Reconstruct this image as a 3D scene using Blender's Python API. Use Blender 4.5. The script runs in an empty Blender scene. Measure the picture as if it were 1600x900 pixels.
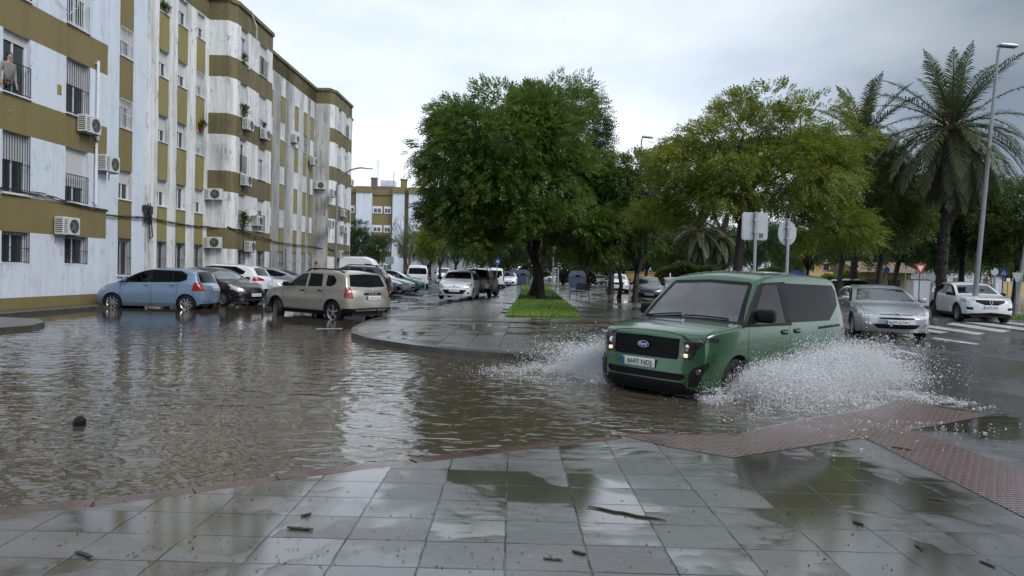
import bpy, bmesh, math, random
import numpy as np
from mathutils import Vector, Matrix
random.seed(7); RNG = np.random.default_rng(11)
S = bpy.context.scene; COL = S.collection
R = math.radians; PI = math.pi
# ------------------------------------------------------------ camera, world, sun, exposure
FPX, PITCH, ROLL, HC = 1067.0, 0.0234, 0.026, 1.55
cd = bpy.data.cameras.new('camera'); cam = bpy.data.objects.new('camera', cd); COL.objects.link(cam); S.camera = cam
cd.sensor_width = 36; cd.lens = 36*FPX/1600; cd.clip_start = .05; cd.clip_end = 3000
_F = Vector((0, math.cos(PITCH), -math.sin(PITCH))); _U0 = Vector((0, math.sin(PITCH), math.cos(PITCH))); _R0 = Vector((1, 0, 0))
_Rv = math.cos(ROLL)*_R0+math.sin(ROLL)*_U0; _Uv = -math.sin(ROLL)*_R0+math.cos(ROLL)*_U0
M = Matrix((( _Rv.x, _Uv.x, -_F.x, 0), (_Rv.y, _Uv.y, -_F.y, 0), (_Rv.z, _Uv.z, -_F.z, HC), (0, 0, 0, 1)))
cam.matrix_world = M
def g(px, py, z=0.0):
    """world point at height z that the photo shows at pixel px,py (1600x900)"""
    d = _F+_Rv*((px-800)/FPX)-_Uv*((py-450)/FPX)
    t = (z-HC)/d.z
    return (d.x*t, d.y*t, z)
def at(px, Y, ref=430):
    d = _F+_Rv*((px-800)/FPX)-_Uv*((ref-450)/FPX)
    return d.x/d.y*Y
S.view_settings.view_transform = 'Standard'; S.view_settings.look = 'None'
S.view_settings.exposure = EXPOSURE = 0.48; S.view_settings.gamma = 1.0; S.view_settings.use_curve_mapping = False
SUN_EL, SUN_AZ = R(42), R(128)
sd = bpy.data.lights.new('sun', 'SUN'); sun = bpy.data.objects.new('sun', sd); COL.objects.link(sun)
sd.energy = 1.5; sd.angle = R(25); sd.color = (1, .985, .965)
_sv = Vector((math.cos(SUN_EL)*math.sin(SUN_AZ), math.cos(SUN_EL)*math.cos(SUN_AZ), math.sin(SUN_EL)))
sun.rotation_euler = _sv.to_track_quat('Z', 'Y').to_euler()
W = bpy.data.worlds.new('World'); S.world = W; W.use_nodes = True
nt = W.node_tree; N = nt.nodes; L = nt.links; N.clear()
out = N.new('ShaderNodeOutputWorld'); bg = N.new('ShaderNodeBackground'); bg.inputs[1].default_value = 0.1
L.new(bg.outputs[0], out.inputs[0])
sky = N.new('ShaderNodeTexSky'); sky.sky_type = 'NISHITA'; sky.sun_disc = False
sky.sun_elevation = SUN_EL; sky.sun_rotation = SUN_AZ
tc = N.new('ShaderNodeTexCoord')
mp = N.new('ShaderNodeMapping'); mp.inputs['Scale'].default_value = (1.0, 1.0, 2.6); mp.inputs['Location'].default_value = (.35, .1, .2)
L.new(tc.outputs['Generated'], mp.inputs[0])
n1 = N.new('ShaderNodeTexNoise'); n1.inputs['Scale'].default_value = 1.5; n1.inputs['Detail'].default_value = 6; n1.inputs['Roughness'].default_value = .52
L.new(mp.outputs[0], n1.inputs[0])
cr = N.new('ShaderNodeValToRGB'); e = cr.color_ramp.elements
e[0].position = .36; e[0].color = (3.9, 4.7, 5.8, 1); e[1].position = .64; e[1].color = (8.0, 8.5, 9.1, 1)
k = cr.color_ramp.elements.new(.48); k.color = (6.0, 6.75, 7.7, 1)
L.new(n1.outputs[0], cr.inputs[0])
# the cloud deck is heavier to the right of the street and brighter low over the houses
sx = N.new('ShaderNodeSeparateXYZ'); L.new(tc.outputs['Generated'], sx.inputs[0])
mr = N.new('ShaderNodeValToRGB'); me_ = mr.color_ramp.elements; me_[0].position = .12; me_[0].color = (1, 1, 1, 1); me_[1].position = .56; me_[1].color = (.42, .42, .42, 1)
for p_, v_ in ((.30, .88), (.44, .62), (.68, .55), (.86, 1.0)): q_ = me_.new(p_); q_.color = (v_, v_, v_, 1)
L.new(sx.outputs[0], mr.inputs[0])
my = N.new('ShaderNodeMapRange'); my.inputs[1].default_value = -.1; my.inputs[2].default_value = .35; L.new(sx.outputs[1], my.inputs[0])
mb = N.new('ShaderNodeMix'); mb.data_type = 'RGBA'; mb.inputs[6].default_value = (1.25, 1.25, 1.25, 1); L.new(my.outputs[0], mb.inputs[0]); L.new(mr.outputs[0], mb.inputs[7]); mr = mb
mz = N.new('ShaderNodeMapRange'); mz.inputs[1].default_value = .0; mz.inputs[2].default_value = .5; mz.inputs[3].default_value = 1.12; mz.inputs[4].default_value = .92
L.new(sx.outputs[2], mz.inputs[0])
mu = N.new('ShaderNodeMath'); mu.operation = 'MULTIPLY'; L.new(mr.outputs[2], mu.inputs[0]); L.new(mz.outputs[0], mu.inputs[1])
vm = N.new('ShaderNodeVectorMath'); vm.operation = 'SCALE'; L.new(cr.outputs[0], vm.inputs[0]); L.new(mu.outputs[0], vm.inputs['Scale'])
mx = N.new('ShaderNodeMix'); mx.data_type = 'RGBA'; mx.inputs[0].default_value = .93
L.new(sky.outputs[0], mx.inputs[6]); L.new(vm.outputs[0], mx.inputs[7]); L.new(mx.outputs[2], bg.inputs[0])
S.cycles.max_bounces = 8; S.cycles.transparent_max_bounces = 12; S.cycles.diffuse_bounces = 5; S.cycles.glossy_bounces = 4
S.cycles.caustics_reflective = False; S.cycles.caustics_refractive = False
S.cycles.use_denoising = True
S.cycles.sample_clamp_indirect = 6
# ------------------------------------------------------------ helpers
def tag(o, label=None, cat=None, group=None, kind=None):
    if label: o['label'] = label
    if cat: o['category'] = cat
    if group: o['group'] = group
    if kind: o['kind'] = kind
    return o
def empty(name, loc=(0, 0, 0), rz=0.0):
    o = bpy.data.objects.new(name, None); COL.objects.link(o); o.location = loc; o.rotation_euler = (0, 0, rz); o.empty_display_size = .2
    return o
class MB:
    def __init__(s): s.v = []; s.f = []; s.m = []
    def add(s, vs, fs, mi=0):
        b = len(s.v); s.v += [tuple(v) for v in vs]; s.f += [tuple(b+i for i in f) for f in fs]; s.m += [mi]*len(fs)
    def quad(s, a, b, c, d, mi=0): s.add([a, b, c, d], [(0, 1, 2, 3)], mi)
    def box(s, c, d, rz=0.0, mi=0, rot=None):
        hx, hy, hz = d[0]/2, d[1]/2, d[2]/2
        vs = [Vector((sx*hx, sy*hy, sz*hz)) for sx in (-1, 1) for sy in (-1, 1) for sz in (-1, 1)]
        m = rot if rot is not None else Matrix.Rotation(rz, 3, 'Z')
        vs = [m @ v+Vector(c) for v in vs]
        s.add(vs, [(0, 1, 3, 2), (4, 6, 7, 5), (0, 4, 5, 1), (2, 3, 7, 6), (0, 2, 6, 4), (1, 5, 7, 3)], mi)
    def tube(s, pts, rad, n=6, mi=0, cap=True):
        pts = [Vector(p) for p in pts]
        if not hasattr(rad, '__len__'): rad = [rad]*len(pts)
        b = len(s.v); prev = None
        for i, p in enumerate(pts):
            t = (pts[min(i+1, len(pts)-1)]-pts[max(i-1, 0)])
            if t.length < 1e-9: t = Vector((0, 0, 1))
            t.normalize()
            if prev is None: a = t.orthogonal().normalized()
            else:
                a = prev-t*prev.dot(t)
                a = a.normalized() if a.length > 1e-6 else t.orthogonal().normalized()
            prev = a; c = t.cross(a)
            for j in range(n):
                th = 2*PI*j/n; s.v.append(tuple(p+(a*math.cos(th)+c*math.sin(th))*rad[i]))
        for i in range(len(pts)-1):
            for j in range(n):
                q = (j+1) % n; s.f.append((b+i*n+j, b+i*n+q, b+(i+1)*n+q, b+(i+1)*n+j)); s.m.append(mi)
        if cap:
            s.f.append(tuple(b+j for j in range(n))[::-1]); s.f.append(tuple(b+(len(pts)-1)*n+j for j in range(n))); s.m += [mi, mi]
    def lathe(s, prof, c=(0, 0, 0), axis='Z', n=24, mi=0):
        b = len(s.v); c = Vector(c)
        for r, h in prof:
            for j in range(n):
                th = 2*PI*j/n; x, y = r*math.cos(th), r*math.sin(th)
                p = Vector((x, y, h)) if axis == 'Z' else Vector((x, h, y)) if axis == 'Y' else Vector((h, x, y))
                s.v.append(tuple(c+p))
        for i in range(len(prof)-1):
            for j in range(n):
                q = (j+1) % n; s.f.append((b+i*n+j, b+i*n+q, b+(i+1)*n+q, b+(i+1)*n+j)); s.m.append(mi)
    def prism(s, poly, h0, h1, mi=0, axes=None):
        """poly of 2D points extruded; axes=(origin,u,v,w)"""
        if axes is None: axes = (Vector((0, 0, 0)), Vector((1, 0, 0)), Vector((0, 1, 0)), Vector((0, 0, 1)))
        o, u, v, w = [Vector(a) for a in axes]; n = len(poly)
        vs = [o+u*p[0]+v*p[1]+w*h0 for p in poly]+[o+u*p[0]+v*p[1]+w*h1 for p in poly]
        fs = [tuple(range(n))[::-1], tuple(range(n, 2*n))]+[(i, (i+1) % n, n+(i+1) % n, n+i) for i in range(n)]
        s.add(vs, fs, mi)
    def build(s, name, mats, parent=None, smooth=False, fix=True):
        me = bpy.data.meshes.new(name); me.from_pydata(s.v, [], s.f)
        if not isinstance(mats, (list, tuple)): mats = [mats]
        for m in mats: me.materials.append(m)
        if len(mats) > 1: me.polygons.foreach_set('material_index', s.m)
        if fix:
            bm = bmesh.new(); bm.from_mesh(me); bmesh.ops.recalc_face_normals(bm, faces=bm.faces); bm.to_mesh(me); bm.free()
        if smooth:
            me.polygons.foreach_set('use_smooth', [True]*len(me.polygons))
            if smooth != 'all': me.set_sharp_from_angle(angle=R(38))
        me.update()
        o = bpy.data.objects.new(name, me); COL.objects.link(o)
        if parent is not None: o.parent = parent
        return o
def bulk(name, V, F, mat, parent=None, smooth=False, loc=None):
    """fast mesh from numpy: V (n,3), F (m,k)"""
    me = bpy.data.meshes.new(name); n, m, k = len(V), len(F), F.shape[1]
    me.vertices.add(n); me.vertices.foreach_set('co', np.asarray(V, np.float32).ravel())
    me.loops.add(m*k); me.loops.foreach_set('vertex_index', np.asarray(F, np.int32).ravel())
    me.polygons.add(m); me.polygons.foreach_set('loop_start', np.arange(0, m*k, k, dtype=np.int32)); me.polygons.foreach_set('loop_total', np.full(m, k, np.int32))
    if smooth: me.polygons.foreach_set('use_smooth', np.ones(m, bool))
    me.materials.append(mat); me.update(calc_edges=True)
    o = bpy.data.objects.new(name, me); COL.objects.link(o)
    if parent is not None: o.parent = parent
    if loc is not None: o.location = loc
    return o
def copy_tree(o, parent=None):
    c = o.copy(); COL.objects.link(c)
    if parent is not None: c.parent = parent
    for ch in o.children: copy_tree(ch, c)
    return c
def add_text(txt, size, mat, name, parent, loc, rot, depth=.002, sx=1.0, align='CENTER'):
    cu = bpy.data.curves.new(name, 'FONT'); cu.body = txt; cu.size = size; cu.extrude = depth; cu.align_x = align; cu.align_y = 'CENTER'; cu.offset = size*.012
    o = bpy.data.objects.new(name, cu); COL.objects.link(o)
    dg = bpy.context.evaluated_depsgraph_get(); me = bpy.data.meshes.new_from_object(o.evaluated_get(dg)); bpy.data.objects.remove(o)
    me.materials.clear(); me.materials.append(mat)
    o = bpy.data.objects.new(name, me); COL.objects.link(o); o.parent = parent; o.location = loc; o.rotation_euler = rot; o.scale = (sx, 1, 1)
    return o
# ------------------------------------------------------------ materials
class NT:
    def __init__(s, name):
        s.m = bpy.data.materials.new(name); s.m.use_nodes = True; s.t = s.m.node_tree; s.n = s.t.nodes; s.l = s.t.links
        s.p = s.n['Principled BSDF']; s.out = s.n['Material Output']; s._co = None
    def N(s, ty, **k):
        x = s.n.new(ty)
        for a, b in k.items(): setattr(x, a, b)
        return x
    def L(s, a, b): s.l.new(a, b)
    def co(s, world=False, scale=None):
        if world:
            c = s.N('ShaderNodeNewGeometry').outputs['Position']
        else: c = s.N('ShaderNodeTexCoord').outputs['Object']
        if scale:
            m = s.N('ShaderNodeMapping'); m.inputs['Scale'].default_value = scale; s.L(c, m.inputs[0]); c = m.outputs[0]
        return c
    def noise(s, sc, det=3, rough=.5, co=None, dist=0):
        x = s.N('ShaderNodeTexNoise'); x.inputs['Scale'].default_value = sc; x.inputs['Detail'].default_value = det; x.inputs['Roughness'].default_value = rough; x.inputs['Distortion'].default_value = dist
        if co is not None: s.L(co, x.inputs[0])
        return x.outputs[0]
    def ramp(s, f, stops):
        x = s.N('ShaderNodeValToRGB'); e = x.color_ramp.elements
        while len(e) < len(stops): e.new(.5)
        for i, (p, c) in enumerate(stops):
            e[i].position = p; e[i].color = (c if len(c) == 4 else (*c, 1)) if hasattr(c, '__len__') else (c, c, c, 1)
        s.L(f, x.inputs[0]); return x.outputs[0]
    def mix(s, f, a, b, bt='MIX'):
        x = s.N('ShaderNodeMix', data_type='RGBA', blend_type=bt)
        for i, v in ((0, f), (6, a), (7, b)):
            if hasattr(v, 'links') or hasattr(v, 'is_linked'): s.L(v, x.inputs[i])
            else: x.inputs[i].default_value = v if i == 0 else (*v[:3], 1)
        return x.outputs[2]
    def math(s, op, a, b=0.0, clamp=False):
        x = s.N('ShaderNodeMath', operation=op, use_clamp=clamp)
        for i, v in ((0, a), (1, b)):
            if hasattr(v, 'is_linked'): s.L(v, x.inputs[i])
            else: x.inputs[i].default_value = v
        return x.outputs[0]
    def bump(s, h, strength=.3, dist=.01, nrm=None):
        x = s.N('ShaderNodeBump'); x.inputs['Strength'].default_value = strength; x.inputs['Distance'].default_value = dist; s.L(h, x.inputs['Height'])
        if nrm is not None: s.L(nrm, x.inputs['Normal'])
        return x.outputs[0]
    def set(s, **k):
        for a, v in k.items():
            i = s.p.inputs[a.replace('_', ' ')]
            if hasattr(v, 'is_linked'): s.L(v, i)
            elif hasattr(v, '__len__') and len(v) == 3: i.default_value = (*v, 1)
            else: i.default_value = v
        return s.m
def simple(name, col, rough=.5, metal=0.0, var=.12, sc=6, coat=0, bump=0, spec=.5, world=False):
    t = NT(name); c = t.co(world); n = t.noise(sc, 4, .6, c)
    lo = tuple(x*(1-var) for x in col); hi = tuple(min(1, x*(1+var)) for x in col)
    t.set(Base_Color=t.ramp(n, [(.3, lo), (.7, hi)]), Roughness=rough, Metallic=metal, Coat_Weight=coat, Specular_IOR_Level=spec)
    if bump: t.set(Normal=t.bump(t.noise(sc*6, 4, .6, c), bump, .01))
    return t.m
def wallmat(name, base, grime, amt, olive=False, stain=(.12, .12, .11)):
    t = NT(name); c = t.co(True)
    st = t.noise(1.0, 6, .65, t.co(True, (3.2, 3.2, .22)), .4)          # vertical runs
    bl = t.noise(.55, 5, .6, c); fine = t.noise(9, 4, .6, c)
    f = t.math('MULTIPLY', t.ramp(st, [(.42, 0.0), (.66, 1.0)]), t.ramp(bl, [(.32, .15), (.6, 1.0)]))
    f = t.math('MULTIPLY', f, amt)
    col = t.mix(f, base, grime)
    f2 = t.math('MULTIPLY', t.ramp(t.noise(2.6, 7, .75, t.co(True, (1.6, 1.6, .5)), .6), [(.56, 0.0), (.66, 1.0)]), amt*.75)
    col = t.mix(f2, col, stain)
    col = t.mix(t.math('MULTIPLY', fine, .12), col, (0.05, .05, .05))
    t.set(Base_Color=col, Roughness=.75, Normal=t.bump(fine, .25, .01))
    return t.m
MT = {}
MT['wall_clean'] = wallmat('white_render', (.60, .655, .735), (.40, .415, .42), .5)
MT['wall_dirty'] = wallmat('weathered_white_render', (.70, .71, .71), (.30, .295, .27), 1.0)
MT['wall_mould'] = wallmat('mould_streaked_render', (.50, .50, .48), (.2, .2, .185), 1.3, stain=(.07, .07, .065))
MT['olive'] = wallmat('olive_paint', (.190, .150, .055), (.12, .095, .045), .5)
MT['olive_wet'] = wallmat('stained_olive_paint', (.150, .122, .05), (.07, .06, .035), 1.0, stain=(.05, .045, .03))
MT['olive_light'] = wallmat('yellow_olive_panel', (.25, .21, .075), (.15, .125, .05), .5)
MT['white_frame'] = simple('white_window_frame', (.62, .64, .66), .4)
MT['shutter'] = simple('roller_shutter_plastic', (.55, .56, .56), .5)
t = NT('roller_shutter_slats'); wv = t.N('ShaderNodeTexWave', wave_type='BANDS', bands_direction='Z'); wv.inputs['Scale'].default_value = 7.0; t.L(t.co(), wv.inputs[0])
t.set(Base_Color=t.ramp(wv.outputs[0], [(.0, (.30, .30, .30)), (.35, (.56, .565, .56))]), Roughness=.5, Normal=t.bump(wv.outputs[0], .5, .01)); MT['shutter'] = t.m
def darkglass(name, col, rough=.04):
    t = NT(name); n = t.noise(3, 2, .5, t.co())
    t.set(Base_Color=t.ramp(n, [(.3, tuple(x*.7 for x in col)), (.7, col)]), Roughness=rough, Specular_IOR_Level=.6, Normal=t.bump(t.noise(1.2, 1, .5, t.co()), .05, .01)); return t.m
MT['pane'] = darkglass('window_pane', (.035, .045, .055))
MT['bars_white'] = simple('white_painted_bar', (.6, .62, .65), .4)
MT['bars_black'] = simple('black_iron_bar', (.02, .02, .022), .45)
MT['ac'] = simple('grey_white_enamel', (.52, .53, .51), .4, var=.15)
MT['ac_dark'] = simple('dark_vent_grille', (.05, .05, .05), .5)
MT['cable'] = simple('black_cable', (.02, .02, .02), .5)
MT['metal'] = simple('galvanised_steel', (.36, .38, .40), .38, .7, .15)
MT['pole'] = simple('grey_painted_pole', (.20, .215, .23), .4, .2, .15)
MT['signback'] = simple('grey_aluminium_sheet', (.38, .41, .44), .42, .35, .08, 3)
MT['white'] = simple('white_paint', (.75, .76, .77), .35)
MT['black'] = simple('black_plastic', (.010, .0105, .011), .42, var=.2, sc=20, spec=.12)
MT['red'] = simple('red_sign_paint', (.45, .03, .03), .4)
MT['blue'] = simple('blue_sign_paint', (.02, .10, .42), .4)
MT['rubber'] = simple('tyre_rubber', (.012, .012, .012), .6, spec=.25, var=.3, sc=30, bump=.2)
# ------------------------------------------------------------ ground, water, paving
def sstep(a, b, x):
    t = np.clip((x-a)/(b-a), 0, 1); return t*t*(3-2*t)
def ground_h(X, Y):
    sh = 4.6+.18*np.clip(Y-8, 0, 20)+.35*np.sin(Y*.9)+.2*np.sin(Y*2.3+1)
    wob = .5*np.sin(X*.5)+.4*np.sin(X*1.3+2)
    dry = np.maximum(sstep(-.9, 1.2, X-sh), sstep(25.5, 28.5, Y+wob))
    dry = np.maximum(dry, sstep(-6, -14, Y))
    return -.14+.17*dry
def axis(lo, hi, near, step):
    a = list(np.arange(near[0], near[1]+1e-6, step)); s = step; x = near[0]
    while x > lo: s *= 1.35; x -= s; a.insert(0, x)
    s = step; x = near[1]
    while x < hi: s *= 1.35; x += s; a.append(x)
    return np.array(a)
ax_, ay_ = axis(-700, 700, (-20, 14), .25), axis(-40, 1500, (3, 32), .25)
GX, GY = np.meshgrid(ax_, ay_); GZ = ground_h(GX, GY)
V = np.stack([GX.ravel(), GY.ravel(), GZ.ravel()], 1); nx_ = len(ax_)
I = np.arange(GX.size).reshape(GX.shape)
F = np.stack([I[:-1, :-1].ravel(), I[:-1, 1:].ravel(), I[1:, 1:].ravel(), I[1:, :-1].ravel()], 1)
t = NT('wet_asphalt'); c = t.co(True)
pud = t.ramp(t.noise(.35, 5, .6, t.co(True, (1, .55, 1)), .3), [(.44, 0.0), (.54, 1.0)])
fine = t.noise(55, 4, .7, c); mid = t.noise(6, 4, .6, c)
t.set(Base_Color=t.mix(t.math('MULTIPLY', fine, .5), t.mix(mid, (.040, .040, .040), (.072, .071, .069)), (.08, .08, .078)),
      Roughness=t.ramp(t.math('ADD', pud, t.math('MULTIPLY', t.math('SUBTRACT', mid, .5), .5)), [(0, .42), (.6, .2), (1, .05)]), Specular_IOR_Level=.8)
t.set(Normal=t.bump(fine, .35, .006, t.bump(mid, .15, .02)))
road = bulk('road_asphalt', V, F, t.m, smooth=True); tag(road, kind='structure')
# muddy flood water
t = NT('muddy_flood_water'); c = t.co(True)
calm = t.ramp(t.noise(.16, 2, .5, c), [(.42, .35), (.6, 1.0)])
gy = t.N('ShaderNodeSeparateXYZ'); t.L(c, gy.inputs[0])
far = t.N('ShaderNodeMapRange'); far.inputs[1].default_value = 9; far.inputs[2].default_value = 19; far.inputs[3].default_value = 1.0; far.inputs[4].default_value = .09; t.L(gy.outputs[1], far.inputs[0])
amp = t.math('MULTIPLY', calm, far.outputs[0])
cw = t.co(True, (.8, 1.45, 1.0))
h1 = t.noise(1.3, 1, .5, cw, .8); h2 = t.noise(3.6, 1.5, .45, cw, 1.1); h3 = t.noise(8, 1, .4, cw, .5)
# rings thrown out by the passing van, and smaller ones left of it
def rings(cx, cy, freq):
    s_ = t.N('ShaderNodeVectorMath', operation='SUBTRACT'); t.L(c, s_.inputs[0]); s_.inputs[1].default_value = (cx, cy, 0)
    l_ = t.N('ShaderNodeVectorMath', operation='LENGTH'); t.L(s_.outputs[0], l_.inputs[0])
    ph = t.math('ADD', t.math('MULTIPLY', l_.outputs['Value'], freq), t.math('MULTIPLY', h1, 9.0))
    return t.math('SINE', ph)
r1 = rings(2.6, 9.5, 21.0); r2 = rings(-4.6, 5.5, 17.0)
hh = t.math('ADD', t.math('MULTIPLY', h1, 1.6), t.math('MULTIPLY', h2, 1.0))
hh = t.math('ADD', hh, t.math('MULTIPLY', h3, .32))
hh = t.math('ADD', hh, t.math('MULTIPLY', r1, .10)); hh = t.math('ADD', hh, t.math('MULTIPLY', r2, .07))
hh = t.math('MULTIPLY', hh, amp)
t.set(Base_Color=t.mix(t.noise(.5, 3, .6, c), (.072, .058, .038), (.050, .042, .030)), Roughness=.015, IOR=1.62, Specular_IOR_Level=.5, Normal=t.bump(hh, 1.0, .023))
wm = MB(); wm.quad((-17.5, -8, 0), (14, -8, 0), (14, 30.5, 0), (-17.5, 30.5, 0)); tag(wm.build('flood_water', t.m), kind='structure')
# paving materials
def paving(name, bw, rh, c1, c2, pudpos=.5, rot=0.0, scale=.7, mort=.007, joint=(.03, .03, .028), finesc=90, stag=0.0, tilevar=.35):
    t = NT(name); c = t.co(True)
    m = t.N('ShaderNodeMapping'); m.inputs['Rotation'].default_value = (0, 0, rot)
    nd = t.N('ShaderNodeTexNoise'); nd.inputs['Scale'].default_value = 9; nd.inputs['Detail'].default_value = 4; t.L(c, nd.inputs[0]); ns = t.N('ShaderNodeVectorMath', operation='SUBTRACT'); t.L(nd.outputs['Color'], ns.inputs[0]); ns.inputs[1].default_value = (.5, .5, .5)
    nk = t.N('ShaderNodeVectorMath', operation='SCALE'); nk.inputs['Scale'].default_value = .022; t.L(ns.outputs[0], nk.inputs[0]); na = t.N('ShaderNodeVectorMath', operation='ADD'); t.L(c, na.inputs[0]); t.L(nk.outputs[0], na.inputs[1]); t.L(na.outputs[0], m.inputs[0])
    b = t.N('ShaderNodeTexBrick'); b.offset = stag; b.inputs['Scale'].default_value = 1; b.inputs['Brick Width'].default_value = bw; b.inputs['Row Height'].default_value = rh
    b.inputs['Mortar Size'].default_value = mort; b.inputs['Mortar Smooth'].default_value = .3; b.inputs['Color1'].default_value = (0, 0, 0, 1); b.inputs['Color2'].default_value = (1, 1, 1, 1); b.inputs['Mortar'].default_value = (.5, .5, .5, 1)
    t.L(m.outputs[0], b.inputs[0])
    tile = t.math('MULTIPLY', b.outputs['Color'], 1.0)
    big = t.noise(scale, 4, .6, c, .3)
    pm = t.math('ADD', big, t.math('MULTIPLY', t.math('SUBTRACT', tile, .5), tilevar*.3))
    pud = t.ramp(pm, [(pudpos-.045, 0.0), (pudpos, .55), (pudpos+.05, 1.0)])
    fine = t.noise(finesc, 3, .7, c); mid = t.noise(5, 5, .65, c)
    dry = t.mix(tile, c1, c2); dry = t.mix(t.math('MULTIPLY', t.ramp(t.noise(1.7, 6, .75, c, .5), [(.5, 0.0), (.72, 1.0)]), .6), dry, tuple(x*.45 for x in c1)); spk = t.ramp(t.noise(26, 2, .5, c), [(.70, 0.0), (.74, 1.0)]); dry = t.mix(t.math('MULTIPLY', spk, .5), dry, tuple(min(1, x*2.2) for x in c2)); dry = t.mix(t.math('MULTIPLY', mid, .5), dry, tuple(x*.55 for x in c1)); dry = t.mix(t.math('MULTIPLY', t.math('POWER', fine, 2.0), .5), dry, tuple(min(1, x*1.8) for x in c2))
    col = t.mix(pud, dry, t.mix(.5, c1, (.05, .042, .028))); col = t.mix(b.outputs['Fac'], col, t.mix(t.ramp(t.noise(2.2, 3, .6, c), [(.42, 0.0), (.58, 1.0)]), tuple(x*.35 for x in joint), tuple(x*1.9 for x in joint)))
    rg = t.math('ADD', t.math('MULTIPLY', t.math('SUBTRACT', 1.0, pud), t.math('ADD', .05, t.math('MULTIPLY', mid, .26))), .035)
    t.set(Base_Color=col, Roughness=rg, Specular_IOR_Level=.5, Coat_Weight=t.math('MULTIPLY', t.math('SUBTRACT', 1.0, b.outputs['Fac']), .9), Coat_IOR=1.72, Coat_Roughness=t.math('MULTIPLY', rg, .85))
    dryf = t.math('SUBTRACT', 1.0, t.math('MULTIPLY', pud, .96))
    h = t.math('MULTIPLY', t.math('ADD', t.math('MULTIPLY', fine, .5), t.math('MULTIPLY', mid, .5)), dryf)
    h = t.math('SUBTRACT', h, t.math('MULTIPLY', b.outputs['Fac'], .6))
    nb = t.bump(h, 1.0, .009)
    # slabs settled a little unevenly: each one tips its own way
    v1 = t.N('ShaderNodeTexWhiteNoise', noise_dimensions='1D'); t.L(tile, v1.inputs['W'])
    vs = t.N('ShaderNodeVectorMath', operation='SUBTRACT'); t.L(v1.outputs['Color'], vs.inputs[0]); vs.inputs[1].default_value = (.5, .5, .5)
    sc = t.N('ShaderNodeVectorMath', operation='SCALE'); t.L(vs.outputs[0], sc.inputs[0]); t.L(t.math('MULTIPLY', dryf, .05), sc.inputs['Scale'])
    ad = t.N('ShaderNodeVectorMath', operation='ADD'); t.L(nb, ad.inputs[0]); t.L(sc.outputs[0], ad.inputs[1])
    nn = t.N('ShaderNodeVectorMath', operation='NORMALIZE'); t.L(ad.outputs[0], nn.inputs[0]); t.set(Normal=nn.outputs[0], Coat_Normal=nn.outputs[0])
    return t.m
MT['slabs'] = paving('wet_concrete_slabs', .445, .345, (.072, .069, .064), (.138, .134, .126), .48, 0, .62, .006, (.05, .05, .047), tilevar=.42)
MT['slabs_far'] = paving('wet_square_slabs', .6, .6, (.15, .143, .132), (.22, .21, .195), .54, .03, .4, .012, tilevar=.6)
MT['cobbles'] = paving('wet_cobbles', .22, .12, (.10, .088, .075), (.18, .155, .135), .62, .03, .5, .02, stag=.5)
t = NT('tactile_red_paving'); c = t.co(True); m = t.N('ShaderNodeMapping'); m.inputs['Rotation'].default_value = (0, 0, .02); m.inputs['Scale'].default_value = (1, 1, 1); t.L(c, m.inputs[0])
vo = t.N('ShaderNodeTexBrick'); vo.offset = .5; vo.inputs['Scale'].default_value = 1; vo.inputs['Brick Width'].default_value = .07; vo.inputs['Row Height'].default_value = .05; vo.inputs['Mortar Size'].default_value = .008; vo.inputs['Mortar Smooth'].default_value = .6
vo.inputs['Color1'].default_value = (.115, .062, .060, 1); vo.inputs['Color2'].default_value = (.080, .046, .044, 1); vo.inputs['Mortar'].default_value = (.22, .165, .155, 1); t.L(m.outputs[0], vo.inputs[0])  # pale joint colour paints in the wet glint lines between the small blocks
pd = t.ramp(t.noise(.9, 3, .5, c), [(.5, 0.0), (.56, 1.0)])
t.set(Base_Color=t.mix(t.math('MULTIPLY', t.noise(4, 4, .6, c), .5), vo.outputs['Color'], (.07, .05, .045)), Roughness=t.math('SUBTRACT', .24, t.math('MULTIPLY', pd, .1)), Normal=t.bump(t.math('SUBTRACT', 1.0, vo.outputs['Fac']), .8, .010)); MT['tactile'] = t.m
MT['kerb_red'] = simple('wet_red_kerb_stone', (.100, .062, .052), .16, var=.55, sc=3, bump=.3, world=True)
MT['kerb'] = simple('wet_granite_kerb', (.055, .052, .045), .25, var=.35, sc=4, bump=.4, world=True)
MT['roadpaint'] = simple('worn_road_paint', (.48, .48, .465), .3, var=.45, sc=3, world=True)
def sheet(name, pts, mat, th=0.0, kind='structure', sides=None):
    m_ = MB(); n = len(pts); b0 = [Vector(p) for p in pts]
    if th: m_.prism([(p.x, p.y) for p in b0], b0[0].z-th, b0[0].z)
    else: m_.add(b0, [tuple(range(n))])
    o = m_.build(name, mat); tag(o, kind=kind); return o
ZP = .03
edge_px = [(-400, 822), (0, 789), (150, 776), (300, 757), (430, 738), (640, 713), (760, 699), (860, 688), (960, 677)]
edge = [g(x, y, ZP) for x, y in edge_px]
right_px = [(1150, 678), (1250, 655), (1365, 637), (1400, 625), (1480, 634), (1600, 652), (1750, 672)]
rgt = [g(x, y, ZP) for x, y in right_px]
plaza_pts = edge+rgt+[(14, 6.2, ZP), (14, -8, ZP), (-14, -8, ZP), (-14, edge[0][1], ZP)]
def offs(line, d):
    o_ = []
    for i, p in enumerate(line):
        a = Vector(line[max(i-1, 0)]); b = Vector(line[min(i+1, len(line)-1)]); t_ = (b-a).normalized(); n_ = Vector((t_.y, -t_.x, 0)); q = Vector(p)+n_*d; o_.append((q.x, q.y, p[2]))
    return o_
inner = offs(edge, .21)
sheet('plaza_pavement', inner+rgt+plaza_pts[-4:-1]+[(-14, inner[0][1], ZP)], MT['slabs'], .2)
km = MB()
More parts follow.
